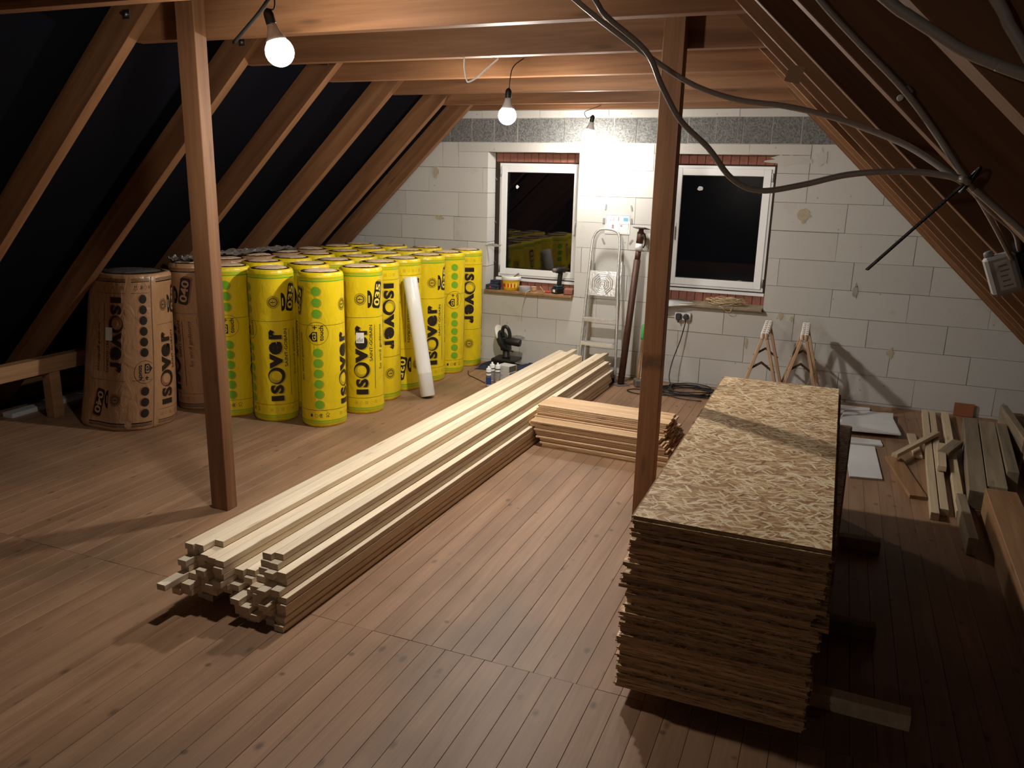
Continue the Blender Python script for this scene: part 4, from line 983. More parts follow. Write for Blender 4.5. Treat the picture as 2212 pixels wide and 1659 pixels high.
for z in (0.145, 0.385, 0.615):
    xl = -0.185 + 0.017 * z / 1.05; xr = 0.195 - 0.07 * z / 1.05
    bm = bmesh.new(); y = 0.005 + z * 0.155
    box(bm, xl + 0.012, xr - 0.012, y - 0.075, y + 0.012, z - 0.004, z + 0.0); box(bm, xl + 0.012, xr - 0.012, y - 0.077, y - 0.0735, z - 0.030, z)
    for k in range(6): box(bm, xl + 0.014, xr - 0.014, y - 0.068 + 0.013 * k, y - 0.062 + 0.013 * k, z, z + 0.002)
    obj('tread', bm, M['alu'], t)
# folded-up platform with raised octagon ridges
bm = bmesh.new(); zc = 0.945; o0 = Vector(lp(-0.017, zc)); n_ = Vector((0, -1, 0.155)).normalized(); uz = Vector((0, 0.155, 1)).normalized(); fr = Matrix(((1, n_.x * -1, uz.x, o0.x), (0, -n_.y, uz.y, o0.y - 0.012), (0, -n_.z, uz.z, o0.z), (0, 0, 0, 1)))
box(bm, -0.135, 0.135, -0.006, 0.006, -0.115, 0.125, mat=fr)
for r0 in (0.022, 0.042, 0.062, 0.082, 0.102):
    for k in range(8):
        a, b = pi / 8 + k * pi / 4, pi / 8 + (k + 1) * pi / 4
        q = [Vector((rr * cos(s_), -0.0062 - dz, rr * sin(s_))) for rr, dz in ((r0, 0.0), (r0 + 0.005, 0.004), (r0 + 0.010, 0.0)) for s_ in (a, b)]
        vs = [bm.verts.new(fr @ v) for v in q]; bm.faces.new((vs[0], vs[1], vs[3], vs[2])); bm.faces.new((vs[2], vs[3], vs[5], vs[4]))
obj('platform', bm, M['alu'], t)
t = thing('steel_prop', 'brown steel prop with a white tape band leaning beside the stepladder', 'prop', (-1.828, 7.40, 0))
a, b = Vector((0, 0.0, 0.012)), Vector((0.055, 0.235, 1.49)); mt, L = beam_between(a, b); q = mt @ Matrix.Rotation(pi / 2, 4, 'Y')
obj('outer_tube', LT([(0.033, 0.0), (0.033, L * 0.80)], 20, M4=q), M['rust'], t)
obj('tape_band', LT([(0.0345, L * 0.862), (0.0345, L * 0.90)], 20, M4=q), M['white'], t)
obj('inner_tube', LT([(0.027, L * 0.80), (0.027, L * 0.855)], 16, M4=q), M['rust'], t)
bm = LT([(0.033, L * 0.905), (0.034, L * 0.975), (0.025, L * 0.977), (0.022, L * 0.995)], 18, M4=q)
tube(bm, [q @ Vector((0.0, -0.03, L * 0.965)), q @ Vector((-0.07, -0.055, L * 0.945)), q @ Vector((-0.125, -0.06, L * 0.935))], 0.008, 8)
tube(bm, [q @ Vector((0.02, -0.03, L * 0.97)), q @ Vector((0.045, -0.035, L * 0.94)), q @ Vector((0.035, -0.04, L * 0.90)), q @ Vector((0.01, -0.04, L * 0.88))], 0.007, 8)
obj('collar', bm, M['rust'], t)
obj('top_plate', BX(-0.065, 0.065, -0.06, 0.06, L - 0.004, L + 0.004, mat=q), M['iron'], t)
obj('foot_plate', BX(-0.065, 0.065, -0.065, 0.065, 0, 0.007, mat=Matrix.Rotation(radians(40), 4, 'Z')), M['iron'], t)
t = thing('sledgehammer', 'sledgehammer with a green grip standing head down by the right post', 'hammer', (-1.665, 7.42, 0))
a, b = Vector((0, 0, 0.03)), Vector((-0.035, 0.265, 0.56)); mt, L = beam_between(a, b); q = mt @ Matrix.Rotation(pi / 2, 4, 'Y')
obj('handle', LT([(0.015, 0), (0.0155, L * 0.3), (0.014, L * 0.74)], 14, M4=q), M['old_brown'], t)
obj('grip', LT([(0.0165, L * 0.74), (0.018, L * 0.76), (0.018, L * 0.98), (0.012, L)], 14, M4=q), M['green'], t)
obj('head', bevel(BX(-0.033, 0.033, -0.06, 0.06, 0, 0.07), 0.008), M['iron'], t, rot=(0, 0, radians(25)))
t = thing('small_bottle', 'small yellowish bottle on the floor at the foot of the stepladder', 'bottle', (-1.965, 7.47, 0))
obj('body', LT([(0.03, 0), (0.033, 0.006), (0.033, 0.075), (0.02, 0.095), (0.013, 0.10)], 18), plain('pale_yellow', (0.62, 0.53, 0.25), 0.4), t); obj('cap', LT([(0.015, 0.10), (0.015, 0.122)], 14), M['white'], t)

# floor plan sheet on the wall, and its strips of tape
t = thing('floor_plan_sheet', 'printed floor plan sheet taped to the block wall above the stepladder', 'paper', (-2.036, YW - 0.004, 1.515))
obj('sheet', BX(-0.125, 0.125, -0.0007, 0, -0.095, 0.095), M['paper'], t)
bm = bmesh.new()
for x0, x1, z0, z1 in ((-0.115, 0.117, 0.082, 0.087), (-0.117, -0.112, 0.0, 0.087), (0.113, 0.118, 0.03, 0.087), (0.108, 0.112, -0.05, 0.012), (0.0, 0.115, -0.002, 0.001), (-0.119, -0.116, -0.05, -0.02), (-0.118, 0.11, -0.087, -0.085), (0.107, 0.110, -0.09, -0.075), (0.022, 0.024, -0.085, -0.003),
                       (-0.075, -0.068, 0.03, 0.045), (-0.042, -0.036, 0.03, 0.06), (0.004, 0.014, 0.03, 0.068), (-0.10, -0.088, -0.025, -0.02), (0.03, 0.048, -0.025, -0.008)):
    box(bm, x0, x1, -0.0012, -0.0007, z0, z1)
obj('printed_plan', bm, M['print_grey'], t)['kind'] = 'stuff'
obj('printed_pool', BX(0.058, 0.103, -0.0012, -0.0007, 0.028, 0.062), plain('sky_blue_print', (0.15, 0.45, 0.60), 0.7), t)
bm = bmesh.new(); put = disc(-0.045, -0.018, 0.012, 12) ; prism(bm, put, -0.0012, -0.0007); prism(bm, disc(-0.045, -0.038, 0.012, 12), -0.0012, -0.0007); obj('printed_table', bm, plain('rose_print', (0.45, 0.25, 0.25), 0.7), t)['kind'] = 'stuff'
for i, (x, z, a, lab) in enumerate(((-2.161, 1.674, 4, 'above the upper left corner of'), (-1.905, 1.671, -12, 'above the upper right corner of'), (-2.172, 1.541, 0, 'at the left edge of'), (-1.899, 1.546, 0, 'at the right edge of'), (-2.17, 1.348, -30, 'below the left end of'), (-1.892, 1.349, 35, 'below the right end of'))):
    bm = BX(-0.0075 if i != 2 else -0.014, 0.0075 if i != 2 else 0.014, -0.0015, 0, -0.026, 0.026)
    tag(obj('tape_strip', bm, M['tape'], None, (x, YW - 0.004, z), (0, radians(a), 0)), 'short grey tape strip %s the floor plan sheet' % lab, 'tape', 'tape strips round the floor plan')

# ------------------------------------------------------------------ left window board and what stands on it
SZ = 0.787
o = obj('window_board', bevel(BX(-3.42, -2.457, 7.668, 7.938, SZ - 0.024, SZ), 0.002), M['old_brown']); tag(o, 'brown wooden board lying in the left window opening as a sill', 'board')
t = thing('paint_bucket', 'yellow plastic bucket with white rim and red stripes on the left sill', 'bucket', (-3.155, 7.775, SZ))
obj('body', LT([(0.075, 0), (0.083, 0.004), (0.094, 0.120), (0.094, 0.126)], 32), M['yellow_pot'], t)
bm = LT([(0.0995, 0.108), (0.103, 0.112), (0.103, 0.140), (0.099, 0.146), (0.092, 0.146)], 32, caps=False); lathe(bm, [(0.0945, 0.120), (0.0945, 0.128)], 32, caps=False); obj('rim', bm, M['white'], t)
obj('contents', LT([(0.001, 0.127), (0.0925, 0.127), (0.0925, 0.130)], 28), plain('white_filler', (0.7, 0.69, 0.66), 0.6, bump=0.4), t)
def arc_patch(bm, r0, r1, a0, a1, z0, z1, mi=0, n=6):
    A = []
    for z in (z0, z1):
        rr = r0 + (r1 - r0) * (z / 0.12)
        A.append([bm.verts.new((rr * cos(radians(a0 + (a1 - a0) * k / n)), rr * sin(radians(a0 + (a1 - a0) * k / n)), z)) for k in range(n + 1)])
    for k in range(n):
        f = bm.faces.new((A[0][k], A[0][k + 1], A[1][k + 1], A[1][k])); f.material_index = mi
bm = bmesh.new(); arc_patch(bm, 0.0837, 0.0952, -155, -5, 0.030, 0.078); obj('label_band', bm, M['print_yellow'], t)
bm = bmesh.new()
for a0, a1 in ((-138, -108), (-92, -83), (-70, -61), (-50, -42)): arc_patch(bm, 0.0842, 0.0957, a0, a1, 0.036, 0.072, 0, 3)
obj('red_bars', bm, M['red'], t)['kind'] = 'stuff'
t2 = thing('putty_knife', 'wooden handle of a putty knife stuck in the bucket', 'knife', (-3.10, 7.76, SZ + 0.126))
bm = bmesh.new(); mt, L = beam_between((-0.03, 0, 0.006), (0.035, 0, 0.052)); box(bm, 0.018, L, -0.010, 0.010, -0.008, 0.008, mat=mt); bevel(bm, 0.004); obj('handle', bm, M['old_grey'], t2)
bm = bmesh.new(); box(bm, 0, 0.02, -0.014, 0.014, -0.001, 0.001, mat=mt); obj('blade', bm, M['steel'], t2)
tp = thing('tape_roll', 'grey adhesive tape roll lying on the left sill beside the bucket', 'tape', (-2.99, 7.745, SZ))
obj('tape_body', LT([(0.040, 0.001), (0.060, 0.0), (0.061, 0.002), (0.061, 0.050), (0.060, 0.052), (0.040, 0.051), (0.040, 0.001)], 28, caps=False), M['grey'], tp)
obj('core', LT([(0.0385, 0.0005), (0.0398, 0.0005), (0.0398, 0.0505), (0.0385, 0.0505), (0.0385, 0.0005)], 24, caps=False), plain('pink_core', (0.45, 0.30, 0.26), 0.7), tp)
sp = thing('twine_spool', 'small spool of copper coloured twine on the left sill', 'spool', (-2.885, 7.735, SZ))
obj('twine_winding', LT([(0.017, 0.004), (0.026, 0.008), (0.028, 0.03), (0.024, 0.052)], 20), M['copper'], sp)
obj('flange', LT([(0.033, 0), (0.033, 0.004)], 20), M['twine'], sp); obj('flange', LT([(0.029, 0.052), (0.029, 0.056)], 20), M['twine'], sp)
tag(obj('twine_end', TB([(-2.914, 7.71, SZ + 0.02), (-2.935, 7.675, SZ + 0.012), (-2.948, 7.655, SZ - 0.02), (-2.975, 7.70, 0.70), (-3.0, 7.728, 0.63), (-3.012, 7.732, 0.55), (-3.01, 7.732, 0.475)], 0.0028, 6), M['twine']), 'loose twine hanging from the left sill down the block wall', 'twine')
tag(obj('wood_dowel', TB([(-2.84, 7.80, SZ + 0.055), (-2.80, 7.76, SZ + 0.03), (-2.765, 7.735, SZ + 0.006)], 0.005, 8), M['copper']), 'thin wooden stick leaning on the left sill right of the spool', 'stick')
t = thing('screwdriver', 'short red screwdriver lying on the left sill beside the drill', 'screwdriver', (-2.715, 7.75, SZ + 0.010))
q = Matrix.Rotation(pi / 2, 4, 'Y'); obj('handle', LT([(0.006, -0.045), (0.009, -0.04), (0.010, -0.005), (0.006, 0.0)], 12, M4=q), M['red'], t); obj('shaft', LT([(0.003, 0.0), (0.003, 0.055)], 8, M4=q), M['steel'], t)
t = thing('cordless_drill', 'black cordless drill standing on its dark teal battery on the left sill', 'drill', (-2.632, 7.765, SZ), (0, 0, radians(-28)))
bm = BX(-0.042, 0.042, -0.055, 0.055, 0, 0.062); bevel(bm, 0.006); obj('battery', bm, M['black'], t)
bm = BX(-0.036, 0.036, -0.046, 0.046, 0.0625, 0.085); bevel(bm, 0.008); obj('battery_mount', bm, M['teal'], t)
bm = bmesh.new(); mt, L = beam_between((0, 0.012, 0.085), (0, 0.030, 0.215), Vector((1, 0, 0))); box(bm, 0, L, -0.021, 0.021, -0.018, 0.018, mat=mt); bevel(bm, 0.008, 2); obj('handle', bm, M['black'], t)
q = Matrix.Translation((0, 0.085, 0.240)) @ Matrix.Rotation(pi / 2, 4, 'X')
obj('motor_housing', LT([(0.022, 0.0), (0.032, 0.006), (0.033, 0.09), (0.030, 0.115), (0.026, 0.125)], 20, M4=q), M['black'], t)
obj('chuck', LT([(0.021, 0.125), (0.022, 0.13), (0.021, 0.155), (0.013, 0.168), (0.006, 0.169)], 16, M4=q), M['iron'], t)
obj('type_label', BX(-0.018, 0.018, -0.0562, -0.0552, 0.018, 0.046), M['paper'], t)
o = obj('brick_lump', bevel(BX(-0.045, 0.045, -0.05, 0.05, 0, 0.066), 0.012), M['brick'], None, (-2.508, 7.742, SZ), (0, 0, radians(8))); tag(o, 'broken piece of brick at the right end of the left sill', 'brick')
for i, (x, y, z, sx, lab) in enumerate(((-3.355, 7.735, 0, 0.055, 'flat slate blue tool case at the left end of the left sill'), (-3.285, 7.72, 0, 0.020, 'small slate blue case between the flat case and the bucket'), (-3.345, 7.80, 0.050, 0.045, 'small dark case topmost at the left end of the left sill'))):
    t = thing('small_case', lab, 'case', (x, y, SZ + z), group='small cases on the left sill'); h = 0.05 if i != 1 else 0.045
    if i == 2: h = 0.04
    if i == 0: bm = BX(-sx, sx, -0.05, 0.12, 0, h * 0.55)
    else: bm = BX(-sx, sx, -0.04, 0.04, 0, h * 0.55)
    obj('base', bevel(bm, 0.004), M['slate'], t)
    bm = BX(-sx, sx, -0.05 if i == 0 else -0.04, 0.12 if i == 0 else 0.04, h * 0.57, h - 0.0005); obj('lid', bevel(bm, 0.004), M['navy'], t)
    y_ = -0.05 if i == 0 else -0.04
    obj('latch', BX(-0.008, 0.008, y_ - 0.004, y_, h * 0.35, h * 0.75), M['red'] if i == 0 else M['black'], t)

# ------------------------------------------------------------------ right window board, twine bundle, leaflet, sockets
o = obj('window_board', bevel(BX(-1.58, -0.606, 7.655, 7.938, 0.778, 0.802), 0.002), M['old_grey']); tag(o, 'greyish wooden board lying in the right window opening as a sill', 'board')
bm = bmesh.new(); rt = random.Random(31)
for k in range(22):
    cx, cy = -0.945 + rt.uniform(-.03, .03), 7.79 + rt.uniform(-.02, .02); ax, ay = rt.uniform(0.10, 0.19), rt.uniform(0.05, 0.10); ph = rt.uniform(0, 6.28); zz = 0.806 + rt.uniform(0, 0.055); tl = rt.uniform(-0.3, 0.35)
    P = [(cx + ax * cos(a + ph), max(cy + ay * sin(a + ph), 7.66), max(zz + tl * ay * sin(a + ph) + 0.012 * sin(3 * a + ph), 0.806)) for a in [2 * pi * i / 11 for i in range(11)]]
    tube(bm, P, 0.0026, 5, 0, 3)
tube(bm, [(-0.99, 7.66, 0.807), (-0.955, 7.645, 0.79), (-0.93, 7.65, 0.762), (-0.89, 7.65, 0.757), (-0.875, 7.648, 0.785), (-0.87, 7.665, 0.807)], 0.0026, 5, 0, 4)
o = tag(obj('twine_bundle', bm, M['twine']), 'loose bundle of pale twine heaped on the right sill', 'twine'); o['kind'] = 'stuff'
t = thing('leaflet', 'white folded leaflet lying over the edge of the right sill', 'paper', (-1.36, 7.70, 0.803))
bm = bmesh.new(); V = {}
A_, B_, C_, D_ = Vector((-0.15, 0.10, 0.004)), Vector((0.14, 0.10, 0.002)), Vector((0.16, -0.045, 0.002)), Vector((-0.17, -0.155, -0.040))
for i in range(9):
    for j in range(5):
        u, v = i / 8, j / 4; p_ = (A_ * (1 - u) + B_ * u) * (1 - v) + (D_ * (1 - u) + C_ * u) * v
        V[i, j] = bm.verts.new(p_ + Vector((0, 0, 0.022 * sin(pi * v) * (1 - u) + 0.004 * sin(5 * u))))
for i in range(8):
    for j in range(4): bm.faces.new((V[i, j], V[i, j + 1], V[i + 1, j + 1], V[i + 1, j]))
bmesh.ops.solidify(bm, geom=bm.faces[:], thickness=0.0015); bmesh.ops.recalc_face_normals(bm, faces=bm.faces[:]); obj('sheet', bm, M['paper'], t)
bm = bmesh.new()
fl = lambda x, y: x
for k in range(7):
    x = -0.085 + 0.017 * k; u_ = (x + 0.15) / 0.29
    for a0, a1, b0, b1 in ((0, 0.003, 0, 0.026), (0.003, 0.012, 0.011 * (k % 3), 0.011 * (k % 3) + 0.004), (0.010, 0.013, 0.012 * (k % 2), 0.026)):
        pts = []
        for yy in (0.045 + b0, 0.045 + b1):
            v_ = (0.10 - yy) / (0.10 + 0.155 * (1 - u_) + 0.045 * u_); zz = 0.022 * sin(pi * v_) * (1 - u_) + 0.004 * sin(5 * u_) + (0.004 * (1 - u_) + 0.002 * u_) * (1 - v_) + (-0.040 * (1 - u_) + 0.002 * u_) * v_ + 0.0014
            pts.append((yy, zz))
        bm.faces.new([bm.verts.new(q) for q in ((x + a0, *pts[0]), (x + a1, *pts[0]), (x + a1, *pts[1]), (x + a0, *pts[1]))])
obj('printed_line', bm, M['print_grey'], t)['kind'] = 'stuff'
t = thing('double_socket', 'white double wall socket below the right window', 'socket', (-1.33, YW - 0.004, 0.67))
obj('housing', bevel(BX(-0.076, 0.074, -0.042, 0, -0.036, 0.036), 0.005), M['pvc'], t)
for x in (-0.038, 0.036): obj('socket_face', LT([(0.027, 0), (0.0275, 0.003), (0.0, 0.003)][:2], 20, M4=Matrix.Translation((x, -0.042, 0)) @ Matrix.Rotation(pi / 2, 4, 'X')), M['pvc_grey'], t)
obj('supply_cable', TB([(-0.075, -0.02, -0.012), (-0.14, -0.015, -0.014), (-0.25, -0.008, -0.010)], 0.005, 6), M['cable_grey'], t)
for i, x in enumerate((-1.366, -1.296)):
    t = thing('mains_plug', 'black mains plug in the double socket, %s' % ('left of the pair, angular' if i == 0 else 'right of the pair, its cable hanging down'), 'plug', (x, YW - 0.0505, 0.672))
    if i == 0: bm = bevel(BX(-0.027, 0.027, -0.034, 0, -0.034, 0.030), 0.010)
    else: bm = LT([(0.029, 0), (0.030, 0.006), (0.027, 0.032), (0.018, 0.036)], 8, M4=Matrix.Rotation(pi / 2, 4, 'X'), smooth=False)
    obj('body', bm, M['grey'] if False else plain('charcoal_plastic', (0.035, 0.038, 0.042), 0.5), t)
    obj('strain_relief', LT([(0.008, 0), (0.005, 0.03)], 8, M4=Matrix.Translation((0, -0.02, -0.030)) @ Matrix.Rotation(pi, 4, 'X')), M['black'], t)
P = [(-1.296, 7.668, 0.612), (-1.325, 7.64, 0.45), (-1.375, 7.58, 0.25), (-1.385, 7.52, 0.10), (-1.34, 7.46, 0.025)]
rc = random.Random(12); cx, cy = -1.14, 7.40
for k in range(60):
    a = 2.4 + 2 * pi * k / 9.0; rr = 1 + 0.25 * sin(k * 1.3)
    P.append((cx + 0.25 * rr * cos(a) + rc.uniform(-.035, .035), cy + 0.165 * rr * sin(a) + rc.uniform(-.03, .03), 0.010 + 0.012 * ((k // 9) % 5) * (0.6 + 0.4 * sin(a * 1.5))))
P += [(-1.30, 7.20, 0.008), (-1.45, 7.13, 0.008), (-1.62, 7.12, 0.008), (-1.71, 7.19, 0.008), (-1.66, 7.27, 0.008), (-1.52, 7.29, 0.008), (-1.38, 7.22, 0.010), (-1.2, 7.12, 0.010), (-1.0, 7.10, 0.012)]
tag(obj('extension_cable', TB(P, 0.0052, 7, 4), M['cable_black']), 'black extension cable coiled on the floor below the right window', 'cable')

# ------------------------------------------------------------------ saw on a cloth, cartridges and boxes in front of it
bm = bmesh.new(); V = {}; rn = random.Random(8); nx, ny = 22, 12
for i in range(nx + 1):
    for j in range(ny + 1):
        u, v = i / nx, j / ny; e = min(1, 6 * min(u, 1 - u)) * min(1, 4 * min(v, 1 - v))
        V[i, j] = bm.verts.new((-3.37 + 0.62 * u + 0.015 * sin(9 * v), 7.33 + 0.37 * v + 0.02 * sin(7 * u), 0.004 + e * (0.055 + 0.02 * sin(11 * u + 5 * v) + 0.015 * sin(13 * v + 4 * u) + rn.uniform(-.005, .005))))
for i in range(nx):
    for j in range(ny):
        f = bm.faces.new((V[i, j], V[i + 1, j], V[i + 1, j + 1], V[i, j + 1])); f.smooth = True
tag(obj('folded_cloth', bm, M['navy']), 'dark blue cloth bundled on the floor under the black saw', 'cloth')
t = thing('mitre_saw', 'black mitre saw with a barrel motor standing by the block wall', 'saw', (-3.08, 7.50, 0.088))
obj('base', bevel(BX(-0.13, 0.13, -0.10, 0.12, 0, 0.03), 0.008), M['black'], t)
bm = BX(-0.055, 0.045, -0.045, 0.045, 0.105, 0.255); bevel(bm, 0.018, 2); obj('gear_housing', bm, M['black'], t)
bm = LT([(0.045, 0.03), (0.040, 0.05), (0.038, 0.052), (0.041, 0.066), (0.036, 0.07), (0.038, 0.095), (0.030, 0.11)], 16); obj('turning_post', bm, M['black'], t)
bm = LT([(0.02, -0.028), (0.105, -0.022), (0.115, -0.008), (0.115, 0.018), (0.10, 0.024), (0.02, 0.026)], 26, M4=Matrix.Translation((-0.035, 0, 0.205)) @ Matrix.Rotation(radians(62), 4, 'Y'), smooth=False); obj('blade_housing', bm, M['black'], t)
bm = LT([(0.03, -0.012), (0.118, -0.010), (0.118, 0.008), (0.03, 0.010)], 22, M4=Matrix.Translation((-0.065, 0.015, 0.255)) @ Matrix.Rotation(radians(62), 4, 'Y')); obj('clear_guard', bm, M['clear'], t)
obj('motor', LT([(0.030, 0), (0.040, 0.02), (0.041, 0.155), (0.036, 0.168), (0.012, 0.170)], 22, M4=Matrix.Translation((-0.005, -0.02, 0.215)) @ Matrix.Rotation(radians(94), 4, 'Y')), M['black'], t)
bm = TB([(-0.030, -0.03, 0.250), (-0.030, -0.035, 0.335), (-0.004, -0.04, 0.362), (0.026, -0.04, 0.350), (0.046, -0.035, 0.300), (0.050, -0.03, 0.225)], 0.0185, 10, 5); obj('handle', bm, M['black'], t)
bm = TB([(0.02, -0.03, 0.12), (0.06, -0.05, 0.118), (0.09, -0.055, 0.116)], 0.006, 8); lathe(bm, [(0.008, -0.008), (0.011, 0), (0.008, 0.008)], 10, M4=Matrix.Translation((0.092, -0.055, 0.116))); obj('lever', bm, M['black'], t)
for i, (x, y, lab) in enumerate(((-2.945, 6.745, 'white sealant cartridge with a navy band standing foremost beside the long pile'), (-2.985, 6.92, 'white sealant cartridge behind the foremost one, left of the grey cartons'), (-2.925, 6.915, 'white sealant cartridge touching the grey cartons'))):
    t = thing('sealant_cartridge', lab, 'cartridge', (x, y, 0), group='sealant cartridges')
    obj('tube', LT([(0.023, 0), (0.0245, 0.002), (0.0245, 0.172), (0.020, 0.178), (0.009, 0.181), (0.009, 0.196), (0.006, 0.198)], 20), M['pvc'], t)
    obj('label_band', LT([(0.0248, 0.022), (0.0248, 0.098)], 20, caps=False), M['blue'] if i == 0 else M['print_grey'], t)
    bm = LT([(0.0249, 0.100), (0.0249, 0.110)], 20, caps=False); lathe(bm, [(0.0249, 0.132), (0.0249, 0.142)], 20, caps=False); lathe(bm, [(0.0249, 0.006), (0.0249, 0.012)], 20, caps=False); obj('black_rings', bm, M['black'], t)['kind'] = 'stuff'
for i, (z, w_, h, lab) in enumerate(((0.002, 0.078, 0.105, 'grey and white carton with yellow foot, lower of two beside the long pile'), (0.1085, 0.072, 0.062, 'grey and white carton lying on the other one'))):
    t = thing('carton', lab, 'box', (-2.862, 6.99, z), (0, 0, radians(-14)), 'grey cartons by the saw')
    obj('body', bevel(BX(-w_, w_, -0.06, 0.06, 0, h), 0.002), plain('carton_grey', (0.52, 0.52, 0.50), 0.7, var=0.1), t)
    obj('side_print', BX(w_, w_ + 0.0008, -0.058, 0.058, 0.002, h - 0.002), plain('carton_side', (0.10, 0.095, 0.08), 0.6), t)
    bm = bmesh.new()
    for k in range(3): box(bm, -w_ + 0.014, -w_ + 0.06 + 0.02 * (k % 2), -0.0608, -0.06, h - 0.022 - 0.012 * k, h - 0.017 - 0.012 * k)
    obj('printed_lines', bm, M['print_grey'], t)['kind'] = 'stuff'
    if i == 0: obj('yellow_band', BX(-w_ + 0.001, w_ - 0.001, -0.0609, -0.0601, 0.002, 0.034), M['yellow_pot'], t)
    else: obj('yellow_edge', BX(w_ - 0.012, w_ + 0.0015, 0.0605, 0.0625, 0.0, h), M['yellow_pot'], t)
tag(obj('thin_cable', TB([(-3.38, 7.22, 0.004), (-3.30, 7.06, 0.004), (-3.20, 6.98, 0.004), (-3.10, 6.90, 0.004), (-3.02, 6.83, 0.004)], 0.004, 6), M['cable_black']), 'thin black cable on the floor between rolls and cartridges', 'cable')

# ------------------------------------------------------------------ two wooden trestles behind the strand boards
def trestle(x, y0, y1, lean, lab):
    t = thing('trestle', lab, 'trestle', (x, y0, 0), (0, 0, radians(lean)), 'wooden trestles'); D = y1 - y0; H = 0.745
    for s in (-1, 1):
        bm = bmesh.new(); box(bm, s * 0.0145 - 0.0095, s * 0.0145 + 0.0095, 0, D, H - 0.05, H); bevel(bm, 0.004)
        b_ = obj('top_beam', bm, M['trestle'], t)
        bm = bmesh.new()
        for k in range(7):                              # ribs of white cord wound round the beams
            yy = 0.015 + (D - 0.04) * k / 6.0; P = [(s * 0.0145 + 0.0115 * cx_, yy, H - 0.010 + dz) for cx_, dz in ((-1, -0.035), (-1, 0.006), (-0.7, 0.013), (0.7, 0.013), (1, 0.006), (1, -0.035))]
            tube(bm, P, 0.0065, 6, 0, 3)
        obj('cord_wrap', bm, M['white'], t)['kind'] = 'stuff'
        for yy in (0.02, D - 0.05):
            bm = bmesh.new(); mt, L = beam_between((s * 0.019, yy, H - 0.052), (s * 0.205, yy - 0.01, 0.0), Vector((0, 1, 0))); box(bm, 0, L, -0.0125, 0.0125, -0.021, 0.021, mat=mt); bevel(bm, 0.003)
            bmesh.ops.bisect_plane(bm, geom=bm.verts[:] + bm.edges[:] + bm.faces[:], plane_co=(0, 0, 0.001), plane_no=(0, 0, -1), clear_outer=True); obj('leg', bm, M['trestle'], t)
    for yy in (0.0, D - 0.03):
        bm = bmesh.new()
        for a, b in (((-0.102, yy + .02, 0.43), (-0.005, yy + .02, 0.50)), ((-0.005, yy + .016, 0.50), (0.105, yy + .02, 0.42))):
            mt, L = beam_between(a, b, Vector((0, 1, 0))); box(bm, 0, L, -0.009, 0.009, -0.0025, 0.0025, mat=mt)
        lathe(bm, [(0.009, -0.006), (0.009, 0.010)], 10, M4=Matrix.Translation((-0.005, yy + .018, 0.50)) @ Matrix.Rotation(pi / 2, 4, 'X')); obj('folding_stay', bm, M['rust'], t)
    return t
trestle(-0.487, 6.72, 7.38, 2, 'wooden folding trestle behind the strand board stack, left of the pair')
trestle(-0.185, 6.815, 7.44, 1, 'wooden folding trestle behind the strand board stack, right of the pair')

# ------------------------------------------------------------------ offcuts on the floor at the right
def quad_board(nm, P, z0, th, mat, lab, cat='board', grp=None):
    """flat board from its four floor corners"""
    c = sum((Vector((p[0], p[1], 0)) for p in P), Vector()) / 4; bm = bmesh.new()
    A = [bm.verts.new((p[0] - c.x, p[1] - c.y, 0)) for p in P]; B = [bm.verts.new((p[0] - c.x, p[1] - c.y, th)) for p in P]
    bm.faces.new(A); bm.faces.new(B)
    for i in range(4): bm.faces.new((A[i], A[(i + 1) % 4], B[(i + 1) % 4], B[i]))
    bmesh.ops.recalc_face_normals(bm, faces=bm.faces[:]); bevel(bm, 0.0015)
    return tag(obj(nm, bm, M[mat], None, (c.x, c.y, z0)), lab, cat, grp)
WB = 'white board offcuts'
quad_board('white_board', [(0.16, 6.645), (0.61, 6.705), (0.575, 7.15), (0.18, 7.10)], 0.0355, 0.016, 'gypsum', 'large white board offcut lying topmost on the floor by the strand boards', 'board', WB)
quad_board('white_board', [(0.15, 6.90), (0.565, 6.96), (0.59, 7.40), (0.20, 7.34)], 0.018, 0.0165, 'gypsum', 'white board offcut under the large topmost one, further back', 'board', WB)
quad_board('white_board', [(0.14, 7.30), (0.40, 7.33), (0.41, 7.56), (0.16, 7.55)], 0.0005, 0.0165, 'gypsum', 'small white board offcut nearest the block wall', 'board', WB)
quad_board('white_board', [(0.155, 6.40), (0.475, 6.45), (0.462, 6.575), (0.17, 6.56)], 0.0005, 0.015, 'gypsum', 'narrow white board strip between the two larger white offcuts', 'board', WB)
quad_board('white_board', [(0.236, 5.61), (0.444, 5.65), (0.416, 6.39), (0.208, 6.36)], 0.0005, 0.014, 'gypsum', 'rectangular white board offcut lying nearest the camera', 'board', WB)
quad_board('flat_board', [(0.591, 5.38), (0.692, 5.39), (0.577, 6.205), (0.476, 6.156)], 0.0005, 0.024, 'old_brown', 'flat brown board lying askew on the floor beside the white offcuts')
def timber(p0, p1, w_, h, mat, lab, z=0.0, z1=None, cat='timber'):
    p0, p1 = Vector((p0[0], p0[1], 0)), Vector((p1[0], p1[1], 0)); d = p1 - p0; L = d.length; bm = bmesh.new()
    box(bm, -w_ / 2, w_ / 2, 0, L, 0, h); bevel(bm, 0.0025)
    rx = math.asin(max(-1, min(1, ((z1 if z1 is not None else z) - z) / L)))
    o = obj('timber_offcut', bm, M[mat], None, (p0.x, p0.y, z), (rx, 0, math.atan2(-d.x, d.y))); return tag(o, lab, cat, 'timber offcuts along the right eave')
timber((0.705, 5.06), (0.848, 7.58), 0.048, 0.05, 'pale', 'long pale lath, leftmost of the parallel offcuts on the floor')
timber((0.765, 5.16), (0.905, 7.60), 0.048, 0.045, 'pale', 'long pale lath beside the leftmost one, carrying a short block')
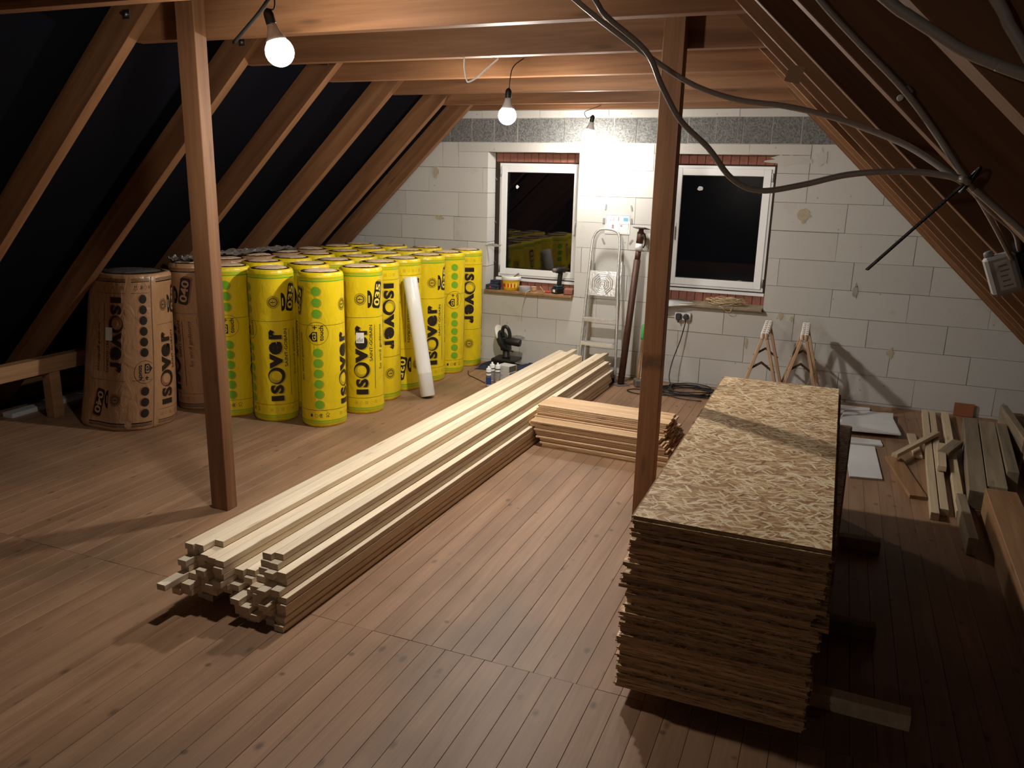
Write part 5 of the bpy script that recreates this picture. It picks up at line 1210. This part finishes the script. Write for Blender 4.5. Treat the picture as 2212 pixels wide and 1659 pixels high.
timber((0.855, 5.15), (1.005, 7.60), 0.055, 0.05, 'pale', 'pale lath, third of the parallel offcuts, under the grey block')
timber((0.815, 5.88), (0.862, 6.45), 0.055, 0.04, 'pale', 'short pale block lying on the second parallel lath', 0.0515)
timber((0.53, 6.05), (0.87, 6.80), 0.042, 0.03, 'pale', 'pale batten lying diagonally across the parallel laths', 0.0515)
timber((0.705, 6.27), (0.695, 6.86), 0.06, 0.022, 'pale', 'short pale piece on the floor under the diagonal batten')
timber((0.850, 6.20), (0.985, 6.56), 0.075, 0.045, 'old_grey', 'short grey block lying across the third parallel lath', 0.0515)
timber((0.960, 5.36), (1.140, 7.20), 0.10, 0.12, 'old_grey', 'dark weathered beam lying between pale laths and wide grey plank')
timber((1.085, 5.50), (1.250, 7.15), 0.11, 0.12, 'old_grey', 'wide grey plank behind the big squared beam')
timber((1.215, 5.80), (1.335, 7.05), 0.07, 0.14, 'old_grey', 'greyish board right of the wide grey plank')
timber((1.315, 5.00), (1.395, 6.30), 0.07, 0.16, 'old_grey', 'grey board lying along the right eave, foremost')
timber((1.485, 5.75), (1.50, 6.60), 0.09, 0.14, 'old_brown', 'brown board furthest right under the rafters')
timber((1.40, 6.45), (1.405, 7.45), 0.05, 0.20, 'old_grey', 'dark upright plank on edge near the block wall, far right')
timber((1.50, 6.65), (1.52, 7.55), 0.10, 0.12, 'old_brown', 'brown plank lying in the far right corner')
timber((0.985, 3.30), (1.045, 5.20), 0.165, 0.20, 'old_brown', 'big squared brown beam lying foremost along the right eave', 0.002)
o = timber((0.845, 4.62), (0.865, 5.33), 0.05, 0.10, 'old_grey', 'short grey plank on the floor at the left side of the big squared beam')
t = obj('red_panel', bevel(BX(-0.078, 0.078, 0, 0.018, 0, 0.115), 0.002), M['red_board'], None, (1.16, 7.70, 0.001), (0, 0, 0)); tag(t, 'reddish brown board end standing against the block wall at right', 'board')

# ------------------------------------------------------------------ cables, clip, junction box at the right rafters
C1 = [(-0.661, 2.0, 2.334), (-0.551, 1.98, 2.254), (-0.442, 1.96, 2.181), (-0.349, 1.94, 2.127), (-0.252, 1.92, 2.094), (-0.151, 1.9, 2.078), (-0.073, 1.87, 2.059), (0.002, 1.84, 2.034), (0.098, 1.79, 1.992), (0.18, 1.73, 1.936), (0.206, 1.715, 1.922), (0.297, 2.05, 1.854), (0.43, 2.51, 1.735)]
C2 = [(-0.584, 1.9, 2.315), (-0.548, 1.884, 2.272), (-0.449, 1.869, 2.193), (-0.405, 1.853, 2.118), (-0.355, 1.837, 2.044), (-0.288, 1.821, 1.986), (-0.232, 1.806, 1.924), (-0.171, 1.79, 1.9), (-0.089, 1.775, 1.913), (-0.004, 1.76, 1.935), (0.086, 1.75, 1.943), (0.157, 1.74, 1.938), (0.199, 1.73, 1.924), (0.281, 1.95, 1.871), (0.388, 2.3, 1.817), (0.445, 2.52, 1.76)]
C3 = [(-0.42, 1.75, 2.62), (-0.25, 1.75, 2.44), (-0.101, 1.75, 2.267), (-0.017, 1.75, 2.181), (0.075, 1.75, 2.092), (0.14, 1.76, 2.016), (0.203, 1.745, 1.930), (0.25, 1.755, 1.888), (0.325, 1.76, 1.825), (0.5, 1.75, 1.66), (0.8, 1.755, 1.38)]
C4 = [(-0.35, 0.945, 2.38), (-0.15, 0.945, 2.23), (0.006, 0.945, 2.1), (0.037, 0.945, 2.077), (0.06, 0.945, 2.062), (0.088, 0.945, 2.044), (0.119, 0.945, 2.03), (0.149, 0.945, 2.018), (0.4, 0.95, 1.92)]
C5 = [(0.02, 0.95, 2.21), (0.11, 0.955, 2.093), (0.127, 0.957, 2.067), (0.145, 0.957, 2.041), (0.22, 0.96, 1.93)]
for i, (P, r, lab) in enumerate(((C1, 0.0062, 'grey cable hanging in a long slack curve past the right post, upper of two'), (C2, 0.0062, 'grey cable drooping in a deep bow in front of the right window'), (C3, 0.0060, 'grey cable clipped along the face of a right rafter'), (C4, 0.0058, 'thick grey cable crossing the topmost right corner rafter'), (C5, 0.0058, 'grey cable running down the outermost right corner'))):
    P = [(-0.9, 2.04, 2.52)] + P if i == 0 else ([(-0.72, 1.92, 2.50)] + P if i == 1 else P)
    tag(obj('grey_cable', TB(P, r, 10, 6), M['cable_grey']), lab, 'cable', 'grey cables under the right rafters')
t = thing('cable_clip', 'small white cable clip on the face of a right rafter', 'clip', (0.082, 1.779, 2.088), (0, radians(45), 0))
obj('saddle', bevel(BX(-0.009, 0.009, -0.022, 0, -0.006, 0.010), 0.002), M['pvc_grey'], t); obj('nail_lug', LT([(0.006, 0), (0.006, 0.010), (0.003, 0.012)], 12, M4=Matrix.Translation((0.0, 0, -0.013)) @ Matrix.Rotation(pi / 2, 4, 'X')), M['pvc'], t)
t = thing('cable_tie', 'long black cable tie round the grey cables, its tail sticking out', 'cable tie', (0.202, 1.728, 1.926))
bm = bmesh.new(); mt, L = beam_between((0.004, -0.012, 0.006), (-0.152, -0.105, -0.162)); box(bm, 0, L, -0.0045, 0.0045, -0.0011, 0.0011, mat=mt)
for k in range(26): box(bm, 0.02 + k * 0.008, 0.0235 + k * 0.008, -0.0036, 0.0036, 0.0011, 0.0016, mat=mt)
obj('tail', bm, M['black'], t)
obj('loop', TB([(0.006 + 0.022 * cos(a) * 0.6, 0.002 + 0.028 * sin(a), 0.004 + 0.022 * cos(a)) for a in [2 * pi * k / 12 for k in range(13)]], 0.0032, 6, 3), M['black'], t)
obj('lock', bevel(BX(-0.006, 0.006, -0.005, 0.005, -0.005, 0.005, mat=mt), 0.001), M['black'], t)
t = thing('junction_box', 'grey junction box with a black mounting plate under a right rafter', 'box', (0.428, 2.545, 1.695), (0, radians(-22), 0))
obj('housing', bevel(BX(-0.045, 0.030, -0.030, 0.028, -0.055, 0.055), 0.008), plain('box_grey', (0.42, 0.41, 0.40), 0.5), t)
obj('paper_label', BX(-0.026, 0.012, -0.0308, -0.0302, -0.040, 0.040), M['paper'], t)
bm = bmesh.new()
for k in range(5): box(bm, -0.018 + 0.002 * (k % 2), 0.006 - 0.003 * (k % 3), -0.0314, -0.0309, -0.032 + 0.014 * k, -0.028 + 0.014 * k)
obj('label_print', bm, M['print_grey'], t)['kind'] = 'stuff'
obj('mounting_plate', bevel(BX(0.033, 0.11, -0.02, 0.03, -0.075, 0.075), 0.004), M['black'], t)
bm = bmesh.new(); lathe(bm, [(0.012, 0), (0.012, 0.012), (0.008, 0.016)], 12, M4=Matrix.Translation((-0.028, 0, 0.055))); obj('cable_gland', bm, M['pvc_grey'], t)
o = obj('paper_tag', BX(-0.022, 0.022, -0.001, 0, -0.024, 0.024), plain('buff_paper', (0.72, 0.55, 0.36), 0.8), None, (-0.205 + 0.025, 2.588, 2.225), (0, radians(15), 0)); tag(o, 'small buff paper square stuck across the edge of a right rafter', 'paper')
